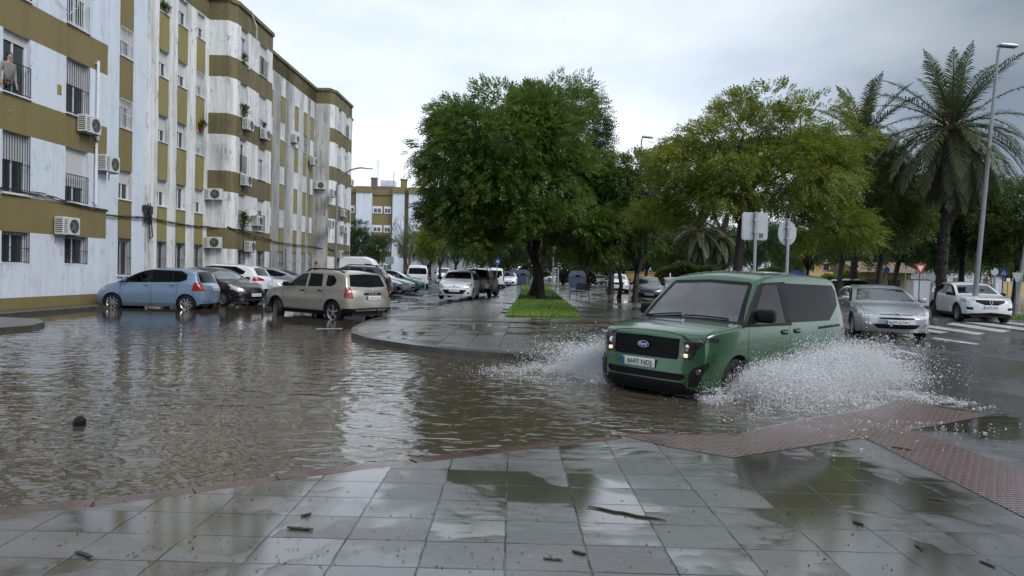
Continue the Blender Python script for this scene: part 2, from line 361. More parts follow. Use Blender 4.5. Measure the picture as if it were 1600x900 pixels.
for i in range(len(edge)-1):
    a, b = Vector(edge[i]), Vector(edge[i+1]); nseg = max(1, round((b-a).length/.55))
    for j in range(nseg):
        p, q = a.lerp(b, j/nseg), a.lerp(b, (j+1)/nseg-.006/max(.1, (b-a).length)); t_ = (b-a).normalized(); n_ = Vector((t_.y, -t_.x, 0)); w = .20
        zz = ZP-.006-.004*((i*5+j*3) % 4)
        km.add([(p.x, p.y, zz-.2), (q.x, q.y, zz-.2), (q.x+n_.x*w, q.y+n_.y*w, zz-.2), (p.x+n_.x*w, p.y+n_.y*w, zz-.2), (p.x, p.y, zz-.006), (q.x, q.y, zz-.006), (q.x+n_.x*w, q.y+n_.y*w, zz+.006), (p.x+n_.x*w, p.y+n_.y*w, zz+.006)],
               [(0, 3, 2, 1), (4, 5, 6, 7), (0, 1, 5, 4), (1, 2, 6, 5), (2, 3, 7, 6), (3, 0, 4, 7)])
tag(km.build('plaza_kerb', MT['kerb_red']), kind='structure')
tac = [(962, 678), (1045, 698), (1145, 715), (1325, 687), (1350, 683), (1600, 808), (1760, 890), (1900, 850), (1600, 735), (1425, 672), (1550, 648), (1400, 627), (1365, 639), (1250, 657), (1150, 680)]
sheet('tactile_paving', [g(x, y, ZP+.004) for x, y in tac], MT['tactile'])
# median island with kerb
ZI = .12
isl_px = [(800, 446), (760, 461), (690, 477), (640, 484), (600, 492), (568, 502), (549, 512), (549, 519), (575, 527), (640, 537), (720, 546), (780, 550), (832, 553)]
isl = [g(x, y, ZI) for x, y in isl_px]
isl += [(1.6, 12.1, ZI), (3.0, 12.6, ZI), (4.6, 13.8, ZI), (6.2, 16.0, ZI), (7.4, 19, ZI), (7.9, 24, ZI), (8.3, 60, ZI), (8.5, 78, ZI), (1.8, 78, ZI)]
isl_in = offs(isl, .0)
cI = Vector((2.5, 30, 0))
def inset(line, d):
    n = len(line); o_ = []
    for i in range(n):
        a, b = Vector(line[i-1]), Vector(line[(i+1) % n]); t_ = (b-a).normalized(); n_ = Vector((-t_.y, t_.x, 0))
        o_.append(Vector(line[i])+n_*d)
    return o_
iin = inset(isl, .16)
if abs(iin[5].x) > abs(isl[5][0]): iin = inset(isl, -.16)
sheet('island_pavement', [(p[0], p[1], ZI) for p in iin], MT['slabs_far'], .3)
km = MB(); n = len(isl)
for i in range(n):
    a, b, c_, d_ = Vector(isl[i]), Vector(isl[(i+1) % n]), iin[(i+1) % n], iin[i]
    z1 = ZI+.008; km.add([(a.x, a.y, -.2), (b.x, b.y, -.2), (c_.x, c_.y, -.2), (d_.x, d_.y, -.2), (a.x, a.y, z1-.02), (b.x, b.y, z1-.02), (c_.x, c_.y, z1), (d_.x, d_.y, z1)], [(0, 3, 2, 1), (4, 5, 6, 7), (0, 1, 5, 4), (2, 3, 7, 6)])
tag(km.build('island_kerb', MT['kerb']), kind='structure')
sheet('cobbled_strip', [g(x, y, ZI+.006) for x, y in [(805, 447), (815, 447), (775, 497), (600, 494), (640, 486), (690, 479), (762, 463)]], MT['cobbles'])
sheet('red_paved_strip', [g(x, y, ZI+.005) for x, y in [(800, 444), (806, 444), (780, 492), (765, 492)]]+[], MT['kerb_red'])
sheet('red_paved_band', [g(x, y, ZI+.010) for x, y in [(640, 496), (1000, 503), (1000, 506.5), (620, 499.5)]], MT['kerb_red'])
sheet('side_pavement', [(-16.5, 8, .09), (-13.7, 8, .09), (-13.4, 24.6, .09), (-14.6, 27, .09), (-14.7, 70, .09), (-16.5, 70, .09)], MT['kerb'], .3)
sheet('pavement_corner', [g(x, y, .09) for x, y in [(-250, 512), (0, 512), (50, 508), (70, 503), (60, 498), (0, 495), (-250, 490)]], MT['kerb'], .3)
sheet('street_pavement', [(-6.0, 88, .12), (40, 88, .12), (40, 78.5, .12), (9.5, 78.5, .12), (8.6, 79.5, .12), (-6, 80.5, .12)], MT['kerb_red'], .3)
sheet('far_pavement', [(-24, 96, .1), (0, 96, .1), (0, 140, .1), (-24, 140, .1)], MT['slabs_far'], .3)
# lawn on the island
lm = [g(x, y, ZI+.03) for x, y in [(789, 493), (908, 496), (893, 478), (872, 461), (858, 447), (816, 446), (812, 460), (803, 474)]]
MT['soil'] = simple('lawn_soil', (.035, .05, .012), .8, var=.5, sc=3, world=True)
sheet('lawn_ground', lm, MT['soil'], .1)
def in_poly(P, x, y):
    c = False; n = len(P); j = n-1
    for i in range(n):
        if (P[i][1] > y) != (P[j][1] > y) and x < (P[j][0]-P[i][0])*(y-P[i][1])/(P[j][1]-P[i][1])+P[i][0]: c = not c
        j = i
    return c
t = NT('bright_lawn_grass'); c = t.co(True)
t.set(Base_Color=t.ramp(t.noise(1.1, 5, .6, c), [(.3, (.075, .135, .012)), (.55, (.13, .24, .02)), (.75, (.19, .30, .035))]), Roughness=.45); MT['grass'] = t.m
def grass(name, poly, n, hgt, label, z0, wid=.012):
    xs = [p[0] for p in poly]; ys = [p[1] for p in poly]; P = []
    while len(P) < n:
        x, y = random.uniform(min(xs), max(xs)), random.uniform(min(ys), max(ys))
        if random.random() > (min(ys)/y)**1.2*(.3 if (label.startswith('bright') and y > 31+1.5*math.sin(x*2)) else 1): continue
        if in_poly(poly, x, y): P.append((x, y))
    P = np.array(P); a = RNG.uniform(0, 2*PI, n); h = RNG.uniform(.5, 1.2, n)*hgt; k = wid*(.6+.06*P[:, 1]/2)
    dx, dy = np.cos(a)*k, np.sin(a)*k; lx, ly = RNG.normal(0, .35, n)*h, RNG.normal(0, .35, n)*h
    V = np.empty((n, 3, 3)); V[:, 0] = np.stack([P[:, 0]-dx, P[:, 1]-dy, np.full(n, z0)], 1); V[:, 1] = np.stack([P[:, 0]+dx, P[:, 1]+dy, np.full(n, z0)], 1); V[:, 2] = np.stack([P[:, 0]+lx, P[:, 1]+ly, z0+h], 1)
    o = bulk(name, V.reshape(-1, 3), np.arange(3*n).reshape(-1, 3), MT['grass']); tag(o, label, 'grass', kind='stuff'); return o
grass('lawn_grass', lm, 26000, .07, 'bright green grass on the median island lawn under the big tree', ZI+.02)
# road markings
def mark(name, pts, z=.038): return sheet(name, [g(x, y, z) for x, y in pts], MT['roadpaint'])
for i, q in enumerate([[(1452, 508), (1540, 521), (1528, 523.5), (1440, 510)], [(1490, 504), (1578, 517), (1566, 519.5), (1478, 506.5)], [(1518, 501.5), (1640, 517), (1628, 520), (1506, 503.5)], [(1548, 500), (1680, 514), (1670, 516.5), (1540, 501.8)],
                       [(1450, 514), (1482, 519), (1470, 521), (1438, 516)], [(1412, 522), (1448, 529), (1442, 531), (1406, 524)], [(1460, 527), (1530, 537), (1526, 539), (1455, 529)], [(1405, 546), (1434, 553), (1430, 555), (1400, 548)]]):
    mark('crosswalk_stripe' if i < 5 else 'lane_line', q)
mark('parking_line', [(575, 474), (620, 470), (622, 471), (577, 475.4)]); mark('parking_line', [(660, 462), (684, 459), (685, 460), (661, 463.2)])
sheet('submerged_lane_line', [g(x, y, .004) for x, y in [(494, 513.4), (535, 512.8), (535, 513.8), (494, 514.4)]], MT['roadpaint'])
# right-hand verge beyond the road
sheet('verge_pavement', [(17.2, 27.8, .13), (26, 27.8, .13), (90, 27.8, .13), (90, 90, .13), (31, 90, .13), (17.6, 35, .13)], MT['slabs_far'], .3)
vg = [g(x, y, .16) for x, y in [(1410, 468), (1440, 470), (1460, 484), (1430, 484), (1400, 474)]]
sheet('verge_ground', [(18.6, 28.2, .15), (40, 28.2, .15), (40, 31.0, .15), (19.4, 31.0, .15)], MT['soil'], .1)
grass('verge_grass', [(18.6, 28.2), (40, 28.2), (40, 31.0), (19.4, 31.0)], 9000, .12, 'short green grass strip on the verge behind the white parked crossover', .15)
# ------------------------------------------------------------ apartment building on the left
BX = -16.4
def P(u, o, z): return Vector((BX+.028*u+o, u, z))
FL = 2.87
building = empty('apartment_building', (BX, 40, 0)); tag(building, 'long white and olive banded apartment block with projecting bays, streaked with dirt', 'apartment building')
def loc(v): return (v[0]-BX, v[1]-40, v[2])
walls = {k: MB() for k in ('wall_clean', 'wall_dirty', 'wall_mould', 'olive', 'olive_wet', 'olive_light')}
ops = []   # openings: (u0,u1,z0,z1,out,style)
def face(u0, o0, u1, o1, zones, openings=(), depth=.24):
    """vertical face from (u0,o0) to (u1,o1); zones: list (z0,z1,matkey,uranges or None); openings [(ua,ub,za,zb)] in u"""
    us = sorted({u0, u1}|{a for q in openings for a in q[:2]}|{a for z in zones if len(z) > 3 for a in z[3]})
    zs = sorted({a for z in zones for a in z[:2]}|{a for q in openings for a in q[2:4]})
    f = lambda u: o0+(o1-o0)*((u-u0)/(u1-u0) if u1 != u0 else 0)
    for i in range(len(us)-1):
        for j in range(len(zs)-1):
            uc, zc = (us[i]+us[i+1])/2, (zs[j]+zs[j+1])/2
            if any(a < uc < b and c < zc < d for a, b, c, d in openings): continue
            mk = None
            for z in zones:
                if z[0] <= zc < z[1] and (len(z) < 4 or z[3][0] < uc < z[3][1]): mk = z[2]
            if mk is None: continue
            a, b = us[i], us[i+1]
            walls[mk].quad(loc(P(a, f(a), zs[j])), loc(P(b, f(b), zs[j])), loc(P(b, f(b), zs[j+1])), loc(P(a, f(a), zs[j+1])))
    for a, b, c, d in openings:
        w = 'wall_clean' if a < 26 else 'wall_dirty'; oa, ob = f(a), f(b)
        walls[w].quad(loc(P(a, oa, c)), loc(P(a, oa, d)), loc(P(a, oa-depth, d)), loc(P(a, oa-depth, c)))
        walls[w].quad(loc(P(b, ob, c)), loc(P(b, ob, d)), loc(P(b, ob-depth, d)), loc(P(b, ob-depth, c)))
        walls[w].quad(loc(P(a, oa, c)), loc(P(b, ob, c)), loc(P(b, ob-depth, c)), loc(P(a, oa-depth, c)))
        walls[w].quad(loc(P(a, oa, d)), loc(P(b, ob, d)), loc(P(b, ob-depth, d)), loc(P(a, oa-depth, d)))
    return f
def side(u, o0, o1, zones):
    for z0, z1, mk in zones: walls[mk].quad(loc(P(u, o0, z0)), loc(P(u, o1, z0)), loc(P(u, o1, z1)), loc(P(u, o0, z1)))
def T(k): return 3.4+FL*k
ROOF = 14.9
def bay_zones(wall, olive, top='olive_wet'):
    z = [(-.3, .42, 'olive'), (.42, 13.75, wall), (13.75, ROOF, top)]
    for k in range(4): z.append((T(k)-1.05, T(k), olive))
    return z
def solid(zones):   # non-overlapping list for side faces
    cuts = sorted({a for z in zones for a in z[:2]}); r = []
    for a, b in zip(cuts, cuts[1:]):
        mk = None
        for z in zones:
            if z[0] <= (a+b)/2 < z[1]: mk = z[2]
        if mk: r.append((a, b, mk))
    return r
def bay_openings(us):
    r = []
    for a, b in us:
        r.append((a, b, 1.42, T(0)-1.05))
        for k in range(1, 4): r.append((a, b, T(k-1)+.05, T(k)-1.05))
        r.append((a, b, T(3)+.05, 13.75))
    return r
wins = []
# bay A, nearest the camera, then its return
zA = bay_zones('wall_clean', 'olive', 'olive')
oA = bay_openings([(15.3, 16.3), (19.45, 20.5), (22.07, 23.18)])
face(10, 1.3, 24.2, 1.3, zA, oA); side(24.2, 0, 1.3, solid(zA)); side(10, -8, 1.3, solid(zA))
wins += [(*q, 1.3) for q in oA]
def col_openings(us):
    r = []
    for a, b in us:
        r += [(a, b, 1.0, 2.5)]+[(a, b, 4.05+FL*k*.985, 5.2+FL*k*.985) for k in range(3)]+[(a, b, 12.5, 13.7)]
    return r
def col_zones(wall, us, dirtyfrom=None, top='olive_wet'):
    z = [(-.3, .42, 'olive'), (.42, 13.75, wall), (13.75, ROOF, top)]
    if dirtyfrom: z.append((.42, 13.75, 'wall_dirty', (dirtyfrom, 60)))
    return z
cols1 = [(27.05, 27.9), (29.85, 30.6), (31.42, 32.25), (33.15, 33.95)]
o1 = col_openings(cols1); face(24.2, 0, 34.4, 0, col_zones('wall_clean', cols1, 28.9), o1); wins += [(*q, 0) for q in o1]
zB = bay_zones('wall_dirty', 'olive_wet')
side(34.4, 0, .95, solid(zB)); 
oB = bay_openings([(35.3, 36.15), (37.7, 38.75)]); face(34.9, 1.2, 39.56, 1.2, zB, oB); wins += [(*q, 1.2) for q in oB]
f = face(34.4, .95, 34.9, 1.2, zB); side(39.56, 0, 1.2, solid(zB))
cols2 = [(42.2, 42.8), (44.2, 44.95), (46.8, 47.5), (48.6, 49.3), (50.1, 50.8)]
o2 = col_openings(cols2); face(39.56, 0, 51.3, 0, col_zones('wall_dirty', cols2), o2); wins += [(*q, 0) for q in o2]
zC = solid(bay_zones('wall_dirty', 'olive_wet')); 
side(51.3, 0, 1.05, [(-.3, .42, 'olive'), (.42, 13.75, 'wall_mould'), (13.75, ROOF, 'olive_wet')])
zC = bay_zones('wall_dirty', 'olive_wet'); face(51.3, 1.05, 51.8, 1.3, zC)
oC = bay_openings([(52.6, 53.5), (54.7, 55.6)]); face(51.8, 1.3, 56.5, 1.3, zC, oC); side(56.5, 0, 1.3, solid(zC)); wins += [(*q, 1.3) for q in oC]
cols3 = [(58.6, 59.4)]; o3 = col_openings(cols3); face(56.5, 0, 61.5, 0, col_zones('wall_dirty', cols3), o3); wins += [(*q, 0) for q in o3]
side(61.5, -9, 0, solid(zB))
for k in ('wall_clean', 'wall_dirty', 'wall_mould'):
    walls[k].build({'wall_clean': 'white_wall', 'wall_dirty': 'streaked_wall', 'wall_mould': 'mouldy_bay_side'}[k], MT[k], building, fix=False).location = (0, 0, 0)
for k in ('olive', 'olive_wet'): walls[k].build('olive_band' if k == 'olive' else 'stained_olive_band', MT[k], building, fix=False)
# panels between the stacked windows, slightly proud, and the parapet capping
for u0, u1 in cols1+cols2+cols3:
    for k in range(4):
        z0, z1 = (2.5, 4.05) if k == 0 else ((5.2+FL*.985*(k-1)), (4.05+FL*.985*k if k < 3 else 12.5))
        m = MB(); c = P((u0+u1)/2, .012, (z0+z1)/2); m.box(loc(c), (.03, u1-u0+.04, z1-z0), 0); m.build('spandrel_panel', MT['olive_light' if u0 > 29 else 'olive'], building)
m = MB()
def cap(pts, zz=ROOF):
    for (u0, a0), (u1, a1) in zip(pts, pts[1:]):
        A, B = P(u0, a0, zz), P(u1, a1, zz); A2, B2 = P(u0, a0+.10, zz-.02), P(u1, a1+.10, zz-.02); A3, B3 = P(u0, a0-.5, zz+.16), P(u1, a1-.5, zz+.16)
        A4, B4 = P(u0, a0+.10, zz-.22), P(u1, a1+.10, zz-.22)
        if u0 == u1:
            off = Vector((0, -.10, 0)); s = Vector((0, .5, .16)); A2, B2 = A+off, B+off; A3, B3 = A+s, B+s; A4, B4 = A+off+Vector((0, 0, -.2)), B+off+Vector((0, 0, -.2))
        m.quad(loc(A2), loc(B2), loc(B3), loc(A3)); m.quad(loc(A4), loc(B4), loc(B2), loc(A2)); m.quad(loc(A4), loc(B4), loc(P(u1, a1, zz-.22)), loc(P(u0, a0, zz-.22)))
cap([(10, 1.3), (24.2, 1.3)]); cap([(24.2, 0), (34.4, 0), (34.4, .95), (34.9, 1.2), (39.56, 1.2)]); cap([(39.56, 0), (51.3, 0), (51.3, 1.05), (51.8, 1.3), (56.5, 1.3)]); cap([(56.5, 0), (61.5, 0)])
m.build('parapet_coping', MT['olive_wet'], building, fix=False)
m = MB(); m.add([loc(P(10, -9, 14.8)), loc(P(61.5, -9, 14.8)), loc(P(61.5, .0, 14.8)), loc(P(10, .0, 14.8))], [(0, 1, 2, 3)]); m.box(loc(P(35.7, -9, 7.3)), (.2, 51.6, 15)); m.build('roof', MT['olive_wet'], building)
# windows
rw = random.Random(5)
for i, (a, b, c, d, o) in enumerate(wins):
    w, h = b-a, d-c; uc, zc = (a+b)/2, (c+d)/2; fr = MB(); dp = o-.17
    t_ = .055
    for (uu, zz, du, dz) in ((a+t_/2, zc, t_, h), (b-t_/2, zc, t_, h), (uc, c+t_/2, w-2*t_, t_), (uc, d-t_/2, w-2*t_, t_), (uc, zc, t_, h-2*t_)):
        fr.box(loc(P(uu, dp, zz)), (.05, du, dz))
    if h > 1.0:      # sill
        fr.box(loc(P(uc, o-.06, c-.02)), (.26, w+.08, .035))
    fo = fr.build('window', MT['white_frame'], building)
    p = MB(); p.box(loc(P(uc, dp-.02, zc)), (.02, w-.04, h-.04)); p.build('pane', MT['pane'], fo)
    ground = c < 2
    sh = rw.choice([.25, .45, .55, .35, .7, .15]) if not ground else rw.choice([0, .1, .3])
    if abs(a-19.45) < .1 and 8 < zc < 12: sh = .45
    if sh:
        s = MB(); hh = h*sh; s.box(loc(P(uc, dp+.035, d-hh/2)), (.02, w-.06, hh)); s.build('shutter', MT['shutter'], fo)
    bay = o > .5
    style = None
    if ground: style = 'full'
    elif bay and a < 26: style = 'full' if (a < 20.6 and zc < 5.5 and a > 19) or (a > 22 and 5.5 < zc < 8.6) else 'low'
    elif bay: style = 'low'
    elif rw.random() < .18: style = 'full'
    if style:
        black = ground or (a < 20.6 and zc < 5.5 and a > 19) or rw.random() < .25
        rr = MB(); top = d-.02 if style == 'full' else c+.9; ro = o+.03 if style == 'full' else o+.03; n = max(5, int(w/.105))
        for q in range(n+1):
            uu = a+.02+(w-.04)*q/n; rr.box(loc(P(uu, ro, (c+.03+top)/2)), (.014, .014, top-c-.03))
        for zz in ([c+.05, top] + ([(c+top)/2] if style == 'full' else [])): rr.box(loc(P(uc, ro, zz)), (.02, w+.02, .022))
        rr.build('railing', MT['bars_black' if black else 'bars_white'], fo)
# air conditioners
MT['fan'] = simple('grey_fan_blade', (.13, .13, .13), .5)
def make_ac():
    r = empty('air_conditioner', (0, 0, 0)); b = MB(); b.box((.19, 0, .30), (.30, .82, .56)); bo = b.build('casing', MT['ac'], r)
    md = bo.modifiers.new('b', 'BEVEL'); md.width = .015; md.segments = 2
    f_ = MB(); f_.lathe([(.005, .343), (.215, .343), (.225, .350), (.225, .335)], (0, .12, .30), 'X', 20); f_.build('fan_opening', MT['ac_dark'], r)
    f2 = MB()
    for a in range(5):
        rot = Matrix.Rotation(2*PI*a/5, 3, 'X'); f2.box(Vector((.345, .12, .30))+rot @ Vector((0, .12, 0)), (.004, .15, .055), rot=rot @ Matrix.Rotation(.3, 3, 'Y'))
    f2.lathe([(.0, .348), (.045, .348), (.05, .344)], (0, .12, .30), 'X', 12); f2.build('fan', MT['fan'], r)
    s = MB()
    for q in range(7): s.box((.342+.001, -.30, .10+.065*q), (.008, .14, .022))
    for q in range(7): s.box((.19, -.412, .10+.065*q), (.22, .008, .025))
    s.build('side_vent', MT['ac_dark'], r)
    k = MB()
    for y in (-.3, .3): k.box((.17, y, .0), (.34, .03, .03)); k.box((.01, y, -.12), (.03, .03, .25))
    k.build('bracket', MT['metal'], r); return r
ac0 = make_ac(); first = True
def where(u, o, z): return P(u, o, z)
acs = [ # px, centre y px, out, label
 (96, 353, 1.3, 'white air conditioner over the ground floor windows, closest to the photo edge'),
 (162, 256, 1.3, 'air conditioner on the near bay end between first and second floor bands'),
 (131, 195, 1.3, 'air conditioner right below the white barred second floor window of the near bay'),
 (329, 304, .98, 'dark fronted air conditioner on the side of the middle bay at first floor'),
 (326, 379, .98, 'air conditioner on the lowest olive band of the middle bay side, red corner'),
 (382, 195, 1.2, 'air conditioner on the middle bay just below the leafy window plant'),
 (409, 210, 1.2, 'air conditioner beside the second window column of the middle bay, third floor'),
 (379, 282, 1.2, 'air conditioner under the first floor balcony window of the middle bay'),
 (397, 345, 1.2, 'air conditioner beside the potted plant balcony of the middle bay'),
 (385, 385, 1.2, 'air conditioner with dark side vents on the lowest band of the middle bay'),
 (457, 217, 0, 'single air conditioner high on the wall between the two bays'),
 (486, 252, .15, 'air conditioner high beside the mouldy far bay side wall'),
 (492, 290, 1.0, 'dark air conditioner on the mouldy side wall of the far bay'),
 (516, 302, 1.3, 'air conditioner by the street lamp head on the far bay, second floor'),
 (513, 350, 1.3, 'air conditioner behind the street lamp pole, first floor of the far bay'),
 (533, 333, 1.3, 'air conditioner in the middle of the far bay, first floor'),
 (533, 358, 1.3, 'air conditioner lowest but one on the far bay beside the lamp pole'),
 (528, 397, 1.3, 'air conditioner near street level on the far bay band'),
 (545, 285, 0, 'small dark air conditioner at the far end of the long facade')]
for px, py, o, lab in acs:
    # where the facade plane at that projection is met
    if px in (329, 326, 492): u = 34.4 if px < 400 else 51.3
    else:
        lo, hi = 12, 62
        for _ in range(40):
            mid = (lo+hi)/2; X = BX+.028*mid+o
            if (X/mid) < at(px, 1, py): lo = mid
            else: hi = mid
        u = lo
    d = _F+_Rv*((px-800)/FPX)-_Uv*((py-450)/FPX); z = HC+d.z/d.y*u
    r_ = ac0 if first else copy_tree(ac0); first = False
    if px in (329, 326, 492):
        r_.rotation_euler = (0, 0, -PI/2); X = d.x/d.y*u; r_.location = (max(min(X, BX+.028*u+.52), BX+.028*u+.42), u, z-.3)
    else: r_.location = (BX+.028*u+o, u, z-.3)
    tag(r_, lab, 'air conditioner', 'air conditioners hung on the long facade')
# cable bundle along the facade
def cable(name, pts, rad, label, mat='cable', sag=.06, n=6):
    m = MB()
    for s in range(n):
        q = []
        for i in range(len(pts)-1):
            a, b = Vector(pts[i]), Vector(pts[i+1])
            for k in range(6):
                f_ = k/6; q.append(a.lerp(b, f_)+Vector((rw.uniform(-.01, .03), 0, rw.uniform(-.05, .05)-sag*4*f_*(1-f_))))
        q.append(Vector(pts[-1])); m.tube(q, rad, 5)
    o = m.build(name, MT[mat], smooth=True); tag(o, label, 'cable'); return o
zc = 3.55
cable('facade_cable', [P(10, 1.36, zc+.15), P(17, 1.36, zc+.12), P(21, 1.36, zc), P(24.2, 1.36, zc-.2), P(24.5, .1, zc-.2), P(29, .08, zc-.1), P(34.3, .08, zc-.15), P(34.5, 1.05, zc-.1), P(35, 1.3, zc-.2), P(39.6, 1.3, zc-.5), P(39.8, .1, zc-.4), P(51.2, .08, zc-.5), P(51.4, 1.15, zc-.6), P(51.9, 1.38, zc-.7), P(56.5, 1.38, zc-.7), P(56.7, .1, zc-.7), P(61.4, .1, zc-.7)], .011, 'bundle of sagging black cables running along the facade above the ground floor')
m = MB()
for i in range(16): m.tube([P(28.9+rw.uniform(-.3, .3), .1+rw.uniform(0, .12), zc+rw.uniform(-.15, .5)), P(28.9+rw.uniform(-.3, .3), .14, zc+rw.uniform(-.5, .6)), P(28.9+rw.uniform(-.3, .3), .1, zc+rw.uniform(-.6, .2))], .02, 5)
m.box(P(28.75, .12, zc+.3), (.14, .2, .22)); m.box(P(29.15, .12, zc+.25), (.12, .14, .3)); m.tube([P(29.2, .1, zc), P(29.3, .12, zc-.9), P(29.1, .12, zc-1.0), P(29.05, .1, zc-.1)], .03, 6)
tag(m.build('cable_junction', MT['cable']), 'tangled black junction of cables bolted to the white wall', 'junction box')
cable('drooping_cable', [P(21.2, 1.33, 10.5), P(21.5, 1.35, 9.7), P(22.1, 1.35, 9.45), P(22.5, 1.35, 9.8), P(22.6, 1.33, 11)], .012, 'thin pale cable drooping in a loop across the upper olive band', 'ac', 0, 1)
cable('roof_cable', [P(36.4, 1.2, 15.0), P(36.6, 1.45, 14.2), P(37.0, 1.33, 12.6), P(36.0, 1.3, 11.8)], .02, 'loose cable hanging down from the roof over the middle bay', 'ac', 0, 2)
# downpipes
for u, o, z0, z1, lab in ((23.55, 1.38, 5.7, 8.4, 'white downpipe on the near bay beside the upper barred window'), (23.5, 1.38, 3.5, 5.6, 'white downpipe on the near bay beside the first floor shutter window'), (45.4, .08, .4, 2.7, 'short grey pipe at street level between the two bays')):
    m = MB(); m.tube([P(u, o, z0), P(u, o, z1)], .05, 10); m.box(P(u, o-.04, z1-.1), (.06, .14, .03)); m.box(P(u, o-.04, z0+.1), (.06, .14, .03)); tag(m.build('downpipe', MT['white_frame' if u < 40 else 'metal'], smooth=True), lab, 'pipe')
# small vent and notice
m = MB(); m.box(P(24.9, .02, 10.85), (.05, .25, .32)); [m.box(P(24.9, .05, 10.73+.06*k), (.02, .22, .03)) for k in range(5)]
tag(m.build('wall_vent', MT['ac_dark']), 'small grey square vent high on the white wall', 'vent')
m = MB(); m.box(P(21.75, 1.31, 6.95), (.02, .18, .3)); nb = m.build('wall_notice', MT['olive_light']); tag(nb, 'small yellow notice plate beside the white barred window', 'notice')
# distant apartment block across the street
far = empty('apartment_building', (-16, 105, 0)); tag(far, 'distant apartment block with white piers and olive recesses behind the bare tree', 'apartment building')
def fl(x, y, z): return (x+16, y-105, z)
fw, fo_ = MB(), MB()
X0, X1 = at(540, 105), at(735, 105)
sec = [(540, 554, 'o', 13.2), (554, 578, 'w', 13.2), (578, 611, 'o', 12.9), (611, 629, 'w', 13.2), (629, 636, 'o', 13.2), (636, 735, 'w', 13.2)]
for a, b, k, h in sec:
    x0, x1 = at(a, 105), at(b, 105); y = 105 if k == 'w' else 105.7; mm = fw if k == 'w' else fo_
    mm.box(fl((x0+x1)/2, y+4, h/2), (x1-x0, 8, h)); fo_.box(fl((x0+x1)/2, y-.05+4, h+.45), (x1-x0+.1, 8.3, .9))
fw.build('white_pier', MT['wall_clean'], far); fo_.build('olive_wall', MT['olive'], far)
for r_ in range(4):
    zc = 10.6-2.9*r_
    for a, b in ((580, 595), (598, 609), (541, 552)):
        x0, x1 = at(a, 105.6), at(b, 105.6); m = MB(); m.box(fl((x0+x1)/2, 105.64, zc), (x1-x0, .1, 1.1)); wo = m.build('window', MT['white_frame'], far)
        m = MB(); m.box(fl((x0+x1)/2-.2*(x1-x0), 105.58, zc-.1), ((x1-x0)*.32, .04, .6)); m.box(fl((x0+x1)/2+.2*(x1-x0), 105.58, zc-.1), ((x1-x0)*.32, .04, .6)); m.build('pane', MT['pane'], wo)
m = MB(); m.box(fl(at(600, 107), 107, 14.1), (3.4, 2, .4)); m.build('roof_ledge', MT['kerb_red'], far); m = MB(); m.box(fl(at(604, 110), 110, 14.8), (2.2, 2, 1.6)); m.build('roof_hut', MT['wall_clean'], far)
for px, h in ((582, 1.3), (628, 1.2)):
    m = MB(); x = at(px, 107); m.box(fl(x, 107, 14.2+h/2), (.9, .8, h)); m.box(fl(x, 107, 14.3+h), (1.1, 1, .15)); m.build('chimney', MT['kerb_red' if px < 600 else 'olive'], far)
for px, h, lab in ((587, 4.0, 'taller roof antenna on the distant block'), (612, 2.2, 'shorter roof antenna on the distant block')):
    x = at(px, 108); m = MB(); m.tube([(x, 108, 14), (x, 108, 14.6+h)], .05, 5)
    for q in range(5): m.box((x, 108, 14.5+h-.25*q), (1.1-.12*q, .04, .04))
    tag(m.build('roof_antenna', MT['metal']), lab, 'antenna')

# two added blocks out of view, giving wet bodywork and glass something to mirror
def added_block(x, y, w, h, rz, label, wall='wall_dirty'):
    root = empty('apartment_building', (x, y, 0), rz); m = MB(); m.box((0, 5, h/2), (w, 10, h)); m.build('wall', MT[wall], root); m = MB(); m.box((0, 5, h+.25), (w+.5, 10.5, .5)); m.build('roof', MT['olive'], root)
    for r_ in range(int(h/3)):
        m = MB(); m.box((0, -.03, 2.9*r_+3.2), (w, .06, .9)); m.build('olive_band', MT['olive'], root)
        for k in range(int(w/3.2)):
            m = MB(); m.box((-w/2+w*(k+.5)/int(w/3.2), -.02, 2.9*r_+1.8), (1.3, .08, 1.3)); m.build('window', MT['pane'], root)
    tag(root, label, 'apartment building'); return root
added_block(-6, -24, 50, 13, PI, 'added banded block out of view behind the camera, there only to be reflected')
added_block(44, -6, 46, 12, -PI/2, 'added long banded block out of view to the right, there only to be reflected')
# ------------------------------------------------------------ cars
def paint(name, col, metal=.35, rough=.32, drops=True):
    t = NT(name); c = t.co()
    n = t.noise(1.5, 4, .6, c); dirt = t.ramp(t.noise(3, 5, .7, t.co(False, (1, 1, 2))), [(.5, 0.0), (.8, .35)])
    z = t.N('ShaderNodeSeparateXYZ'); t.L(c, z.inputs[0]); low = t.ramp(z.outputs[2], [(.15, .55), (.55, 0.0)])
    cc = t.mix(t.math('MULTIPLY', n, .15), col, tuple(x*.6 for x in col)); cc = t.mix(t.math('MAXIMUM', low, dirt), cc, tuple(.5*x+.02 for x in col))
    t.set(Base_Color=cc, Metallic=metal, Roughness=rough, Coat_Weight=1.0, Coat_Roughness=.035)
    v = t.N('ShaderNodeTexVoronoi'); v.inputs['Scale'].default_value = 70; t.L(c, v.inputs[0])
    dr = t.ramp(v.outputs['Distance'], [(.0, 1.0), (.30, 0.0)])
    if drops: t.set(Coat_Normal=t.bump(dr, .25, .004))
    return t.m
